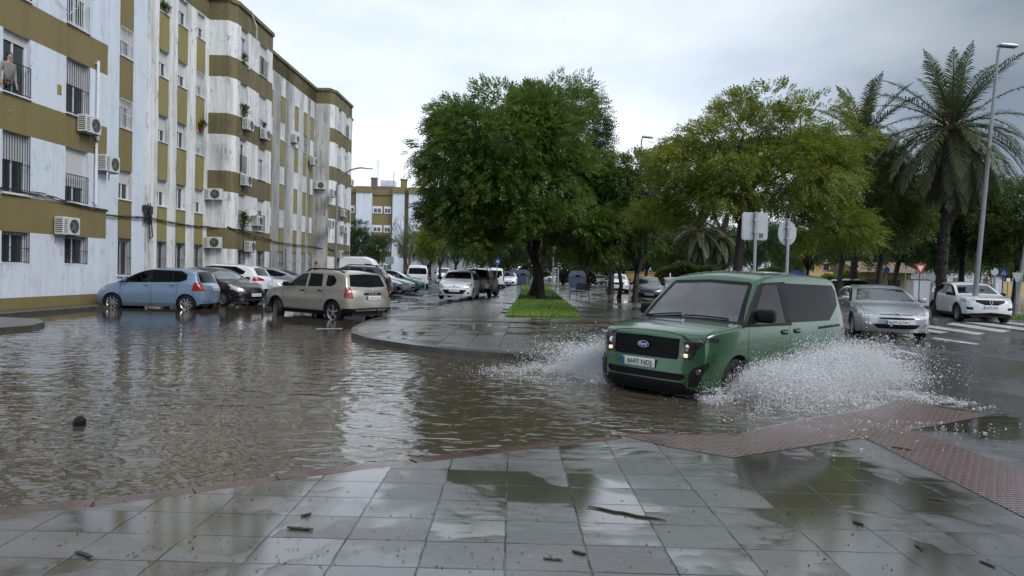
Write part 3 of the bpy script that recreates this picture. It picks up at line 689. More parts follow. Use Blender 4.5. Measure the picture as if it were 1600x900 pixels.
PA = {'green': paint('green_metallic_paint', (.020, .086, .030), .5, .26), 'lightblue': paint('light_blue_metallic_paint', (.21, .31, .45), .5), 'beige': paint('grey_beige_metallic_paint', (.36, .34, .29), .6),
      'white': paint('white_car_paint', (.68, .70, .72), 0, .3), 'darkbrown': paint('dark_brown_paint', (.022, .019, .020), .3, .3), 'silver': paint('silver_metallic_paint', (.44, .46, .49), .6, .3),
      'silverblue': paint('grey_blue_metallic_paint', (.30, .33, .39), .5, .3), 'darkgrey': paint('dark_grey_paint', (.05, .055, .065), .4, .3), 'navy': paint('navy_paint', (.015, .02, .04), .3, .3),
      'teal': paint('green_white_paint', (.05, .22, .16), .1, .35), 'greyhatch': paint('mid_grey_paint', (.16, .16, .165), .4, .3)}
t = NT('tinted_car_glass'); tr = t.N('ShaderNodeBsdfTransparent'); tr.inputs[0].default_value = (.26, .30, .30, 1); gl = t.N('ShaderNodeBsdfGlossy'); gl.inputs['Roughness'].default_value = .02; gl.inputs['Color'].default_value = (.92, .95, 1, 1)
v = t.N('ShaderNodeTexVoronoi'); v.inputs['Scale'].default_value = 90; t.L(t.co(), v.inputs[0]); t.L(t.bump(t.ramp(v.outputs['Distance'], [(0, 1.0), (.25, 0.0)]), .12, .004), gl.inputs['Normal'])
fr = t.N('ShaderNodeFresnel'); fr.inputs[0].default_value = 1.55; f2 = t.math('ADD', t.math('MULTIPLY', fr.outputs[0], 1.0), .035, True); ms = t.N('ShaderNodeMixShader'); t.L(f2, ms.inputs[0]); t.L(tr.outputs[0], ms.inputs[1]); t.L(gl.outputs[0], ms.inputs[2]); t.L(ms.outputs[0], t.out.inputs[0]); MT['carglass'] = t.m
t = NT('dark_privacy_glass'); t.set(Base_Color=(.005, .006, .007), Roughness=.03, IOR=1.22, Specular_IOR_Level=.3, Normal=t.bump(t.noise(1.2, 1, .5, t.co()), .03, .01)); MT['darkcarglass'] = t.m
t = NT('clear_headlamp'); c = t.co(); v = t.N('ShaderNodeTexVoronoi'); v.inputs['Scale'].default_value = 14; t.L(c, v.inputs[0]); t.set(Base_Color=t.ramp(v.outputs['Distance'], [(.1, (.62, .63, .65)), (.6, (.38, .39, .41)), (.9, (.2, .2, .21))]), Metallic=.35, Roughness=.22, Coat_Weight=1, Coat_Roughness=.02); MT['lamp'] = t.m
t = NT('smoked_headlamp'); v = t.N('ShaderNodeTexVoronoi'); v.inputs['Scale'].default_value = 11; t.L(t.co(), v.inputs[0]); t.set(Base_Color=t.ramp(v.outputs['Distance'], [(.12, (.10, .10, .10)), (.35, (.02, .02, .022)), (.7, (.008, .008, .009))]), Metallic=.4, Roughness=.2, Coat_Weight=1, Coat_Roughness=.02); MT['lampdark'] = t.m
t = NT('red_tail_lamp'); v = t.N('ShaderNodeTexWave', bands_direction='Z'); v.inputs['Scale'].default_value = 8; t.L(t.co(), v.inputs[0]); t.set(Base_Color=t.ramp(v.outputs[0], [(.2, (.22, .003, .004)), (.8, (.33, .006, .008))]), Roughness=.15, Coat_Weight=1); MT['tail'] = t.m
def glassmat(name, tint, k):
    t = NT(name); tr = t.N('ShaderNodeBsdfTransparent'); tr.inputs[0].default_value = tint; gl = t.N('ShaderNodeBsdfGlossy'); gl.inputs['Roughness'].default_value = .02
    fr = t.N('ShaderNodeFresnel'); fr.inputs[0].default_value = 1.45; ms = t.N('ShaderNodeMixShader'); t.L(t.math('MULTIPLY', fr.outputs[0], k), ms.inputs[0]); t.L(tr.outputs[0], ms.inputs[1]); t.L(gl.outputs[0], ms.inputs[2]); t.L(ms.outputs[0], t.out.inputs[0]); return t.m
MT['carglass'] = glassmat('tinted_car_glass', (.42, .46, .45, 1), .9); MT['windscreen'] = glassmat('windscreen_glass', (.78, .83, .84, 1), 3.2)
MT['seam'] = simple('shut_line', (.006, .006, .006), .7)
MT['interior'] = simple('dark_cabin_trim', (.05, .052, .056), .6)
MT['seatgrey'] = simple('grey_seat_fabric', (.17, .175, .185), .8)
MT['alloy'] = simple('alloy_rim', (.42, .43, .45), .3, .75)
MT['alloydark'] = simple('dark_alloy_rim', (.10, .10, .11), .35, .5)
MT['chrome'] = simple('chrome', (.7, .7, .72), .12, 1.0)
MT['plate'] = simple('number_plate_white', (.68, .68, .66), .4, var=.05); MT['ink'] = simple('black_ink', (.012, .012, .014), .5)
MT['badgeblue'] = simple('badge_blue', (.01, .03, .13), .2, .2)
t = NT('warm_lamp'); t.set(Base_Color=(.9, .7, .5), Emission_Color=(1, .72, .45), Emission_Strength=.5); MT['glow'] = t.m
t = NT('red_signal_lamp'); t.set(Base_Color=(.9, .1, .05), Emission_Color=(1, .2, .1), Emission_Strength=2.0); MT['glowred'] = t.m

def interp(K, x, smooth=True):
    xs = [k[0] for k in K]; ys = [k[1] for k in K]
    if x <= xs[0]: return ys[0]
    if x >= xs[-1]: return ys[-1]
    for i in range(len(K)-1):
        if xs[i] <= x <= xs[i+1]:
            h = xs[i+1]-xs[i]; t_ = (x-xs[i])/h
            if not smooth: return ys[i]+(ys[i+1]-ys[i])*t_
            d = [(ys[j+1]-ys[j])/(xs[j+1]-xs[j]) for j in range(len(K)-1)]
            def m(j):
                if j == 0: return d[0]
                if j == len(K)-1: return d[-1]
                a, b = d[j-1], d[j]
                return 0 if a*b <= 0 else 2*a*b/(a+b)
            a, b = m(i), m(i+1)
            return (2*t_**3-3*t_**2+1)*ys[i]+(t_**3-2*t_**2+t_)*h*a+(-2*t_**3+3*t_**2)*ys[i+1]+(t_**3-t_**2)*h*b
class Body:
    def __init__(s, sp):
        s.sp = sp; L_, Wm = sp['L'], sp['W']; s.L = L_; s.W = Wm
        st = sorted(set([round(x, 3) for x in list(np.arange(0, L_+.001, L_/64))+[k[0] for k in sp['top']]+[L_]])); st = [x for i, x in enumerate(st) if i == 0 or x-st[i-1] > .012 or x == L_]
        s.st = st; rows = []
        for x in st: rows.append(s.section(x))
        s.K = len(rows[0]); bm = bmesh.new(); s.bm = bm
        vg = [[bm.verts.new(s.warp(x, y, z)) for (y, z) in r] for x, r in zip(st, rows)]
        for i in range(len(vg)-1):
            for j in range(s.K-1):
                try: bm.faces.new((vg[i][j], vg[i+1][j], vg[i+1][j+1], vg[i][j+1]))
                except ValueError: pass
        for end, x in ((0, 0.0), (-1, L_)):
            r = rows[end]; ring = vg[end]; m = 9; kk = s.K-1
            cols = [ring]
            for q in range(1, m+1):
                f_ = 1-q/m; cols.append([bm.verts.new(s.warp(x, y*f_, z)) if (k < kk) else ring[-1] for k, (y, z) in enumerate(r)])
            for q in range(m):
                for k in range(kk):
                    a, b, c_, d_ = cols[q][k], cols[q+1][k], cols[q+1][k+1], cols[q][k+1]
                    fs = [a, b, c_, d_] if end == 0 else [a, d_, c_, b]
                    u_ = []
                    for vv in fs:
                        if vv not in u_: u_.append(vv)
                    if len(u_) >= 3:
                        try: bm.faces.new(u_)
                        except ValueError: pass
        bmesh.ops.remove_doubles(bm, verts=bm.verts, dist=.0004)
        s.tl = bm.faces.layers.int.new('tag'); s.tags = ['body']
        bmesh.ops.recalc_face_normals(bm, faces=bm.faces); bm.normal_update()
        c_ = sum((f.normal.y for f in bm.faces if f.calc_center_median().y > Wm*.8))
        if c_ < 0: bmesh.ops.reverse_faces(bm, faces=bm.faces)
        bm.normal_update()
    def half(s, x):
        sp = s.sp; w = s.W; a, b = sp.get('plan', (.10, .06)); lf, lr = sp.get('planlen', (.9, .7))
        if x < lf: w *= 1-a*(1-x/lf)**2.2
        if x > s.L-lr: w *= 1-b*(1-(s.L-x)/lr)**2.2
        return w
    def section(s, x):
        sp = s.sp; zt = interp(sp['top'], x); zb = interp(sp.get('bot', [(0, .26), (.4, .22), (s.L-.4, .24), (s.L, .32)]), x); e = sp.get('shoulder', .10)
        zbelt = interp(sp['belt'], x, False); zs = min(zbelt, zt-e); w = s.half(x); zm = sp.get('zm', .62); al, au = sp.get('bulge', (.05, .035)); pts = []
        def yf(z):
            return w*(1-al*max(0, (zm-z)/zm)**1.8-au*max(0, (z-zm)/max(.1, zbelt-zm))**2)
        for i in range(10):
            z = zb+(zs-zb)*i/9; pts.append((yf(z), z))
        pts[0] = (pts[0][0]-.03, zb)
        ys = pts[-1][0]; h = zt-zs; c = min(sp.get('crown', .045), .35*h); r = min(sp.get('rr', .09), (h-c)*.8); tb = sp.get('tumble', .32)
        z1 = zt-c-r; y1 = ys-tb*(z1-zs)-(.012 if h > .3 else 0)*0
        for i in range(1, 6): f_ = i/5; pts.append((ys+(y1-ys)*f_, zs+(z1-zs)*f_))
        rh = max(r*1.1, sp.get('rhmin', .07))
        for i in range(1, 6): th = PI/2*i/5; pts.append((y1-rh*(1-math.cos(th)), z1+r*math.sin(th)))
        y2 = y1-rh
        for i in range(1, 8): y = y2*(1-i/7); pts.append((y, zt-c*(y/y2)**2))
        return pts
    def warp(s, x, y, z):
        sp = s.sp; F = max(0, 1-x/sp.get('wf', .7))**2; G = max(0, 1-(s.L-x)/sp.get('wr', .5))**2; q = (abs(y)/s.W)
        x2 = x+F*(interp(sp['fp'], z)+sp.get('cf', .26)*q**3)-G*(interp(sp['rp'], z)+sp.get('cr', .12)*q**3)
        return (x2, y, z)
    def front(s, y, z): return s.warp(0, y, z)[0]
    def rear(s, y, z): return s.warp(s.L, y, z)[0]
    def sidey(s, x, z):
        sec = s.section(x); b = None
        for (ya, za), (yb, zb) in zip(sec, sec[1:]):
            if za <= z <= zb: return ya+(yb-ya)*((z-za)/(zb-za) if zb > za else 0)
        return sec[0][0] if z < sec[0][1] else 0
    def pred(s, view, lim):
        def f(fc):
            n = fc.normal; c = fc.calc_center_median()
            if lim and not (lim[0] <= c.x <= lim[1]): return False
            return {'side': abs(n.y) > .38, 'front': n.x < -.16, 'rear': n.x > .16, 'top': n.z > .3}[view]
        return f
    def carve(s, tagname, view, poly, lim=None):
        bm = s.bm
        if tagname not in s.tags: s.tags.append(tagname)
        ti = s.tags.index(tagname); pr = s.pred(view, lim)
        pj = {'side': lambda c: (c.x, c.z), 'front': lambda c: (c.y, c.z), 'rear': lambda c: (c.y, c.z), 'top': lambda c: (c.x, c.y)}[view]
        n = len(poly); bm.normal_update()
        for i in range(n):
            a, b = poly[i], poly[(i+1) % n]; d = Vector((b[0]-a[0], b[1]-a[1])); ln = d.length
            if ln < 1e-5: continue
            d /= ln; nn = Vector((-d.y, d.x))
            if view != 'side' and view != 'top' and max(a[0], b[0]) < 1e-6: continue
            if view == 'top' and max(a[1], b[1]) < 1e-6: continue
            if view == 'side': co, no = Vector((a[0], 0, a[1])), Vector((nn.x, 0, nn.y))
            elif view == 'top': co, no = Vector((a[0], a[1], 0)), Vector((nn.x, nn.y, 0))
            else: co, no = Vector((0, a[0], a[1])), Vector((0, nn.x, nn.y))
            fs = []
            for f_ in bm.faces:
                if not pr(f_): continue
                P_ = [pj(v.co) for v in f_.verts]; dd = [(p[0]-a[0])*nn.x+(p[1]-a[1])*nn.y for p in P_]
                if min(dd) > 1e-5 or max(dd) < -1e-5: continue
                tt = [(p[0]-a[0])*d.x+(p[1]-a[1])*d.y for p in P_]
                if max(tt) < -.03 or min(tt) > ln+.03: continue
                fs.append(f_)
            if fs:
                geom = list({v for f_ in fs for v in f_.verts})+list({e for f_ in fs for e in f_.edges})+fs
                bmesh.ops.bisect_plane(bm, geom=geom, dist=1e-5, plane_co=co, plane_no=no)
        bm.normal_update()
        for f_ in bm.faces:
            if pr(f_) and in_poly(poly, *pj(f_.calc_center_median())): f_[s.tl] = ti
def car_mesh(parts, name, mat, root, side=None, inset=0.0, solid=0.0):
    """parts = list of (vertex coords, normals) faces in half space"""
    V, F, idx = [], [], {}
    def vid(p):
        k = (round(p[0], 4), round(p[1], 4), round(p[2], 4))
        if k not in idx: idx[k] = len(V); V.append(p)
        return idx[k]
    for vs, ns in parts:
        for sg in ((1, -1) if side is None else (side,)):
            q = [vid((-(v.x-n.x*inset), sg*(v.y-n.y*inset if v.y > .002 else 0.0), v.z-n.z*inset)) for v, n in zip(vs, ns)]
            if sg == 1: q = q[::-1]
            r = []
            for i in q:
                if i not in r: r.append(i)
            if len(r) >= 3: F.append(tuple(r))
    me = bpy.data.meshes.new(name); me.from_pydata(V, [], F); me.materials.append(mat)
    me.polygons.foreach_set('use_smooth', [True]*len(me.polygons)); me.set_sharp_from_angle(angle=R(35)); me.update()
    o = bpy.data.objects.new(name, me); COL.objects.link(o); o.parent = root
    if solid: md = o.modifiers.new('t', 'SOLIDIFY'); md.thickness = solid; md.offset = 1
    return o
def make_wheel(root, x, y, r, w, rimmat, spokes=5, steer=0.0, double=False):
    sg = 1 if y > 0 else -1; t_ = MB(); rr = r*.66
    t_.lathe([(rr, w*.42), (r*.86, w*.5), (r*.955, w*.44), (r, w*.28), (r, -w*.28), (r*.955, -w*.44), (r*.86, -w*.5), (rr, -w*.42), (rr, w*.42)], (0, 0, 0), 'Y', 30)
    wo = t_.build('wheel', MT['rubber'], root, smooth=True); wo.location = (-x, y, r); wo.rotation_euler = (0, 0, steer)
    m = MB(); m.lathe([(rr*1.01, sg*w*.43), (rr*.93, sg*w*.36), (rr*.93, -sg*w*.35), (rr*.1, -sg*w*.35)], (0, 0, 0), 'Y', 28)
    m.lathe([(.001, sg*w*.36), (rr*.17, sg*w*.36), (rr*.2, sg*w*.28), (rr*.2, 0)], (0, 0, 0), 'Y', 14)
    for k in range(spokes):
        a = 2*PI*k/spokes+.3
        for da in ((-.13, .13) if double else (0,)):
            rot = Matrix.Rotation(-(a+da), 3, 'Y'); cv = rot @ Vector((rr*.54, 0, 0)); m.box((cv.x, sg*w*.30, cv.z), (rr*.84, w*.10, rr*(.13 if double else .2)), rot=rot)
    m.build('rim', rimmat, wo, smooth=True)
    d = MB(); d.lathe([(.001, sg*w*.02), (rr*.9, sg*w*.02)], (0, 0, 0), 'Y', 20); d.build('brake_disc', MT['interior'], wo); return wo
def rbox(name, c, d, mat, root, rot=(0, 0, 0), bev=.02, seg=3):
    m = MB(); m.box((0, 0, 0), d); o = m.build(name, mat, root); o.location = c; o.rotation_euler = rot
    md = o.modifiers.new('b', 'BEVEL'); md.width = min(bev, min(d)*.49); md.segments = seg
    o.data.polygons.foreach_set('use_smooth', [True]*len(o.data.polygons)); return o
def make_plate(root, b, end, y, z, txt, tilt=0.0, blue=True):
    x = (b.front if end == 'front' else b.rear)(abs(y), z); s_ = 1 if end == 'front' else -1; xx = -x+s_*.028
    p = empty('plate_holder', (0, 0, 0)); bpy.data.objects.remove(p)
    o = rbox('number_plate', (xx, y, z), (.012, .52, .112), MT['plate'], root, (0, 0, 0), .008)
    if blue: rbox('blue_strip', (s_*.0045, s_*-.24, 0), (.008, .04, .105), MT['badgeblue'] if False else MT['blue'], o, bev=.002)
    if txt: add_text(txt, .088, MT['ink'], 'plate_text', o, (s_*.0075, s_*.022, 0), (PI/2, 0, PI/2 if s_ > 0 else -PI/2), .001, 1.12)
    return o
def make_car(name, sp, pm, label=None, simple_=False):
    """the car facing +X, origin at the front bumper's foot"""
    root = empty(name); b = Body(sp); S_ = sp
    hw = S_['wheel']; L_ = b.L
    for w_ in S_.get('black', []): b.carve('cladding', *w_)
    for g_ in S_.get('grille', []): b.carve('grille', *g_)
    for w_ in S_['trim']: b.carve('trim', *w_)
    trim_sides = bool(S_['trim']) and all(w_[0] == 'side' for w_ in S_['trim'])
    for q_, w_ in enumerate(S_['glass']): b.carve('side_window#%d' % q_, *w_)
    for q_, w_ in enumerate(S_.get('darkglass', [])): b.carve('rear_side_window#%d' % q_, *w_)
    b.carve('windshield', 'front', S_['wind'], (S_['windx']))
    if 'rearwin' in S_: b.carve('rear_window', 'rear', S_['rearwin'], (L_-1.9, L_))
    for w_ in S_.get('head', []): b.carve('headlight', *w_)
    for w_ in S_.get('tail', []): b.carve('taillight', *w_)
    for w_ in S_.get('extra', []): b.carve(*w_)
    for q in S_.get('seams', []):
        for (xa, za), (xb, zb_) in zip(q, q[1:]):
            h_ = .005; d = Vector((xb-xa, zb_-za)).normalized(); n_ = Vector((-d.y, d.x))*h_
            b.carve('seam', 'side', [(xa+n_.x, za+n_.y), (xb+n_.x, zb_+n_.y), (xb-n_.x, zb_-n_.y), (xa-n_.x, za-n_.y)])
    for q in S_.get('topseams', []):
        for (xa, ya), (xb, yb) in zip(q, q[1:]):
            d = Vector((xb-xa, yb-ya)).normalized(); n_ = Vector((-d.y, d.x))*.005
            b.carve('seam', 'top', [(xa+n_.x, ya+n_.y), (xb+n_.x, yb+n_.y), (xb-n_.x, yb-n_.y), (xa-n_.x, ya-n_.y)], (0, 1.6))
    for x in (hw['x1'], hw['x2']):
        ra = hw['r']+hw.get('gap', .045); n = 22
        if hw.get('clad'): b.carve('cladding', 'side', [(x+(ra+.055)*math.cos(2*PI*k/n), hw['r']+(ra+.055)*math.sin(2*PI*k/n)) for k in range(n)])
        b.carve('hole', 'side', [(x+ra*math.cos(2*PI*k/n), hw['r']+ra*math.sin(2*PI*k/n)) for k in range(n)])
    bm = b.bm; bm.normal_update(); groups = {}
    for f_ in bm.faces: groups.setdefault(b.tags[f_[b.tl]], []).append(([v.co.copy() for v in f_.verts], [v.normal.copy() for v in f_.verts]))
    bm.free()
    car_mesh(groups['body'], 'body', pm, root)
    mats = {'cladding': MT['black'], 'grille': MT['black'], 'trim': MT['black'], 'seam': MT['seam'], 'windshield': MT['windscreen'], 'rear_window': MT['darkcarglass'], 'headlight': MT[S_.get('lampmat', 'lamp')], 'taillight': MT['tail'], 'badge_panel': MT['black'], 'skid_plate': MT['alloy']}
    nice = {'cladding': 'black_cladding', 'trim': 'window_trim', 'seam': 'shut_lines'}
    for k, prt in groups.items():
        if k in ('body', 'hole'): continue
        k = k.split('#')[0]
        if k in ('side_window', 'rear_side_window', 'headlight', 'taillight') or (k == 'trim' and trim_sides):
            for sd_ in (1, -1):
                m_ = MT['carglass'] if k == 'side_window' else MT['darkcarglass'] if k == 'rear_side_window' else mats[k]
                car_mesh(prt, 'side_window' if 'window' in k else nice.get(k, k), m_, root, sd_, .005 if 'window' in k else .002)
        else: car_mesh(prt, nice.get(k, k), mats.get(k, MT['black']), root, None, {'seam': .008, 'windshield': .004, 'rear_window': .004, 'grille': .02, 'trim': .0015}.get(k, .0))
    # wheels, wells, floor, cabin
    st = S_.get('steer', 0)
    for i, x in enumerate((hw['x1'], hw['x2'])):
        for s_ in (1, -1):
            make_wheel(root, x, s_*(b.half(x)-.025-hw['w']/2), hw['r'], hw['w'], MT[hw.get('mat', 'alloy')], hw.get('spokes', 5), st if i == 0 else 0, hw.get('double', False))
    u = MB()
    for x in (hw['x1'], hw['x2']):
        for s_ in (1, -1):
            ra = hw['r']+hw.get('gap', .045)+.01; n = 12; yo = s_*(b.half(x)-.03); yi = s_*(b.half(x)-.40); pts = [(x+ra*math.cos(PI*k/n), hw['r']+ra*math.sin(PI*k/n)) for k in range(n+1)]
            for (xa, za), (xb, zb_) in zip(pts, pts[1:]): u.quad((-xa, yo, za), (-xb, yo, zb_), (-xb, yi, zb_), (-xa, yi, za))
            u.add([(-p[0], yi, p[1]) for p in pts], [tuple(range(n+1))])
    u.box((-L_/2, 0, .30), (L_-.5, (b.W-.16)*2*.8, .14)); u.build('underbody', MT['interior'], root)
    it = MB(); cx = S_['cabin']   # (dash x, front seat x, rear seat x, floor z, belt z)
    it.box((-cx[0], 0, cx[4]-.12), (.45, b.W*1.6, .18))
    it.box((-(cx[0]+cx[2])/2-.2, 0, .42), (cx[2]-cx[0]+.6, b.W*1.7, .1))
    io = it.build('dashboard', MT['interior'], root)
    for (sx_, w_) in ((cx[1], .5), (cx[2], 0)):
        ys_ = (-.37, .37) if w_ else (0,)
        for yy in ys_:
            s2 = MB(); wd = w_ if w_ else 1.15
            s2.box((-sx_+.1, yy, cx[3]+.12), (.5, wd, .18)); s2.box((-sx_-.2, yy, cx[3]+.48), (.14, wd, .62), rot=Matrix.Rotation(-.2, 3, 'Y'))
            for hy in ((yy,) if w_ else (-.4, 0, .4)): s2.box((-sx_-.27, hy, cx[3]+.86), (.09, .25, .19))
            so = s2.build('seat', MT['seatgrey'], root); md = so.modifiers.new('b', 'BEVEL'); md.width = .04; md.segments = 2
    if not simple_:
        sw = MB(); sw.lathe([(.17, 0), (.185, .012), (.2, 0), (.185, -.012), (.17, 0)], (0, 0, 0), 'X', 20); sw.box((0, 0, 0), (.02, .34, .05)); swo = sw.build('steering_wheel', MT['interior'], root); swo.location = (-cx[0]-.33, .37, cx[4]+.02); swo.rotation_euler = (0, -.4, 0)
    # mirrors
    mx_, mz_ = S_['mirror']; my = b.sidey(mx_, mz_)
    for s_ in (1, -1):
        o = rbox('wing_mirror', (-mx_, s_*(my+.13), mz_), (.13, .20, .14) if not S_.get('bigmirror') else (.15, .25, .18), pm if S_.get('mirrorpaint') else MT['black'], root, (0, 0, s_*.12), .045, 4)
        gm = MB(); gm.box((-.056, 0, 0), (.004, .16, .10)); gm.build('mirror_glass', MT['darkcarglass'], o)
        am = MB(); am.box((.0, -s_*.12, -.03), (.05, .10, .04)); am.build('mirror_arm', MT['black'], o)
    for hx_, hz_ in S_.get('handles', []):
        yy = b.sidey(hx_, hz_)
        for s_ in (1, -1):
            h_ = rbox('door_handle', (-hx_, s_*(yy+.014), hz_), (.17, .03, .035), pm if S_.get('handlepaint', True) else MT['black'], root, bev=.012)
            if S_.get('cup'): rbox('handle_cup', (.0, -s_*.012, -.004), (.20, .012, .072), MT['seam'], h_, bev=.006)
    if 'rails' in S_:
        xa, xb, yr = S_['rails']
        for s_ in (1, -1):
            pts = []
            for q in range(9):
                x = xa+(xb-xa)*q/8; zt = interp(S_['top'], x); lift = .05 if 0 < q < 8 else -.02; pts.append((-x, s_*yr, zt-.03+lift))
            m = MB(); m.tube(pts, .022, 8); m.build('roof_rail', MT['black'], root, smooth=True)
    if 'wiper' in S_:
        for xa, ya, xb, yb in S_['wiper']:
            m = MB(); pts = []
            for q in range(8):
                f_ = q/7; x = xa+(xb-xa)*f_; y = ya+(yb-ya)*f_; pts.append((-x, y, interp(S_['top'], x)-.045*(y/.7)**2+.022))
            m.tube(pts, .011, 6); m.build('wiper', MT['black'], root, smooth=True)
    return root, b
GL = lambda *p: ('side', list(p))
def circ(cx, cz, r, n=12): return [(cx+r*math.cos(2*PI*k/n), cz+r*math.sin(2*PI*k/n)) for k in range(n)]
# --- the compact people carrier in the middle
SP = {}
SP['mpv'] = dict(L=4.34, W=.90, top=[(0, .90), (.02, .955), (.07, .985), (.2, 1.01), (.55, 1.06), (.9, 1.095), (1.02, 1.13), (1.3, 1.385), (1.58, 1.635), (1.68, 1.73), (2.1, 1.80), (3.0, 1.815), (3.8, 1.79), (4.15, 1.73), (4.27, 1.67), (4.34, 1.55)],
    belt=[(0, .93), (1.0, 1.0), (4.34, 1.04)], tumble=.22, crown=.05, rr=.10, plan=(.10, .05), planlen=(.75, .6), bulge=(.04, .025), zm=.66, shoulder=.075,
    bot=[(0, .20), (.5, .20), (.9, .22), (3.9, .26), (4.34, .34)],
    fp=[(.2, .05), (.3, .0), (.45, .0), (.62, .03), (.85, .05), (.95, .07), (1.1, .1)], rp=[(.3, .03), (.55, 0), (.9, .0), (1.2, .06), (1.5, .14), (1.75, .22)], cf=.24, cr=.10, wf=.6,
    wheel=dict(x1=.86, x2=3.55, r=.325, w=.205, gap=.05, spokes=5, clad=False, mat='alloydark'),
    black=[('front', [(0, .20), (.66, .20), (.80, .27), (.64, .30), (.60, .36), (0, .37)], (0, .9)), ('front', [(.66, .31), (.76, .33), (.845, .58), (.835, .63), (.70, .55), (.66, .47)], (0, 1.0)),
           ('side', [(.2, .16), (4.1, .2), (4.1, .29), (.2, .27)]), ('side', [(0, .1), (.32, .1), (.32, .27), (0, .29)]), ('side', [(3.95, .2), (4.4, .3), (4.4, .46), (3.95, .42)]), ('rear', [(0, .2), (.95, .2), (.95, .46), (0, .46)], None),
           ('side', [(3.18, .945), (3.98, .965), (3.98, 1.005), (3.18, .985)])],
    grille=[('front', [(0, .645), (.50, .645), (.515, .70), (.515, .905), (0, .915)], (0, .6)), ('front', [(0, .385), (.56, .385), (.62, .43), (.60, .47), (0, .475)], (0, .8))],
    trim=[('front', [(0, 1.095), (.84, 1.075), (.80, 1.16), (.655, 1.60), (.60, 1.64), (0, 1.665)], (.93, 1.72)),
          ('side', [(.98, 1.045), (1.10, 1.14), (1.58, 1.58), (1.68, 1.635), (2.36, 1.655), (2.36, 1.03)])],
    glass=[('side', [(1.26, 1.075), (1.72, 1.575), (1.80, 1.60), (2.14, 1.61), (2.20, 1.07)])],
    darkglass=[('side', [(2.35, 1.07), (2.33, 1.635), (3.92, 1.61), (4.02, 1.52), (4.00, 1.30), (3.60, 1.065)])],
    wind=[(0, 1.135), (.74, 1.115), (.60, 1.595), (0, 1.625)], windx=(.93, 1.70), rearwin=[(0, 1.08), (.66, 1.08), (.60, 1.52), (0, 1.55)],
    head=[('front', [(.52, .655), (.68, .655), (.73, .78), (.80, .87), (.88, .875), (.90, .93), (.525, .912)], (0, .55)), ('side', [(.0, .875), (.30, .89), (.34, .935), (0, .93)])], lampmat='lampdark',
    tail=[('rear', [(.72, .75), (.9, .75), (.9, 1.35), (.74, 1.35)], (3.9, 4.4)), ('side', [(4.2, .75), (4.4, .75), (4.4, 1.35), (4.24, 1.35)])],
    seams=[[(1.18, .32), (1.10, .70), (1.14, 1.02)], [(2.28, .32), (2.28, 1.04)], [(3.32, .62), (3.44, .80), (3.44, 1.04)], [(1.18, .33), (3.1, .34)]], topseams=[[(.14, .80), (.7, .80), (1.02, .765)], [(.12, .0), (.14, .80)]],
    cabin=(1.45, 2.0, 3.0, .62, 1.1), mirror=(1.42, 1.19), bigmirror=True, handles=[(2.12, .945), (2.50, .95)], cup=True, wiper=[(1.06, .62, 1.02, -.05), (1.06, -.12, 1.04, -.72)], steer=0)
mpv, bb = make_car('people_carrier', SP['mpv'], PA['green'])
gr = MB()
for q in range(6):
    z = .672+.042*q; m_ = 12; ys = [-.50+1.0*i/m_ for i in range(m_+1)]
    for ya, yb in zip(ys, ys[1:]):
        xa, xb = bb.front(ya, z), bb.front(yb, z); gr.add([(-xa-.002, ya, z), (-xb-.002, yb, z), (-xb-.002, yb, z+.018), (-xa-.002, ya, z+.018), (-xa-.03, ya, z-.004), (-xb-.03, yb, z-.004), (-xb-.03, yb, z+.018), (-xa-.03, ya, z+.018)], [(0, 1, 2, 3), (0, 4, 5, 1), (3, 2, 6, 7)])
gr2 = MB()
for q in range(3):
    z = .395+.028*q
    for ya, yb in zip(ys, ys[1:]):
        ya, yb = ya*1.15, yb*1.15; xa, xb = bb.front(ya, z), bb.front(yb, z); gr2.add([(-xa-.004, ya, z), (-xb-.004, yb, z), (-xb-.004, yb, z+.009), (-xa-.004, ya, z+.009)], [(0, 1, 2, 3)])
gr2.build('lower_grille_slats', MT['black'], mpv, fix=False); gr.build('grille_slats', MT['black'], mpv, fix=False)
em = MB(); em.lathe([(.0, .0), (1.0, .0), (1.0, -.012)], (0, 0, 0), 'X', 28); eo = em.build('badge', MT['chrome'], mpv); eo.location = (-bb.front(0, .80)+.016, 0, .80); eo.scale = (1, .092, .043)
em = MB(); em.lathe([(.0, .002), (.92, .002), (.92, -.004)], (0, 0, 0), 'X', 28); ei = em.build('badge_field', MT['badgeblue'], eo); ei.location = (.002, 0, 0)
tx = add_text('Ford', .060, MT['chrome'], 'badge_script', mpv, (-bb.front(0, .80)+.0225, 0, .80), (PI/2, 0, PI/2), .001, 1.15)
for v_ in tx.data.vertices: v_.co.x += v_.co.y*.35
make_plate(mpv, bb, 'front', -.045, .565, '6697 NDJ')
for s_ in (1, -1):
    o = rbox('lamp_bulb', (-bb.front(.60, .70)+.004, s_*.60, .70), (.02, .07, .05), MT['glow'], mpv, (0, 0, s_*-.3), .01)
    pod = MB(); pod.lathe([(.0, .018), (.030, .016), (.042, .004), (.046, -.01)], (0, 0, 0), 'X', 16); po = pod.build('lamp_projector', MT['chrome'], mpv, smooth=True); po.location = (-bb.front(.60, .80)-.004, s_*.60, .80); po.rotation_euler = (0, 0, s_*-.4)
    o = rbox('running_light', (-bb.front(.76, .905)-.01, s_*.735, .898), (.015, .19, .022), MT['lamp'], mpv, (0, 0, s_*-.95), .008)
    fl_ = MB(); fl_.lathe([(.0, .012), (.035, .012), (.04, .0)], (0, 0, 0), 'X', 14); o = fl_.build('fog_light', MT['lampdark'], mpv); o.location = (-bb.front(.76, .51)+.0, s_*.76, .51)
m = MB(); m.tube([(-1.95, -.0, 1.72), (-2.05, -.0, 1.78), (-2.22, -.02, 1.90)][::-1], [.004, .012, .02], 6); m.build('antenna', MT['black'], mpv)
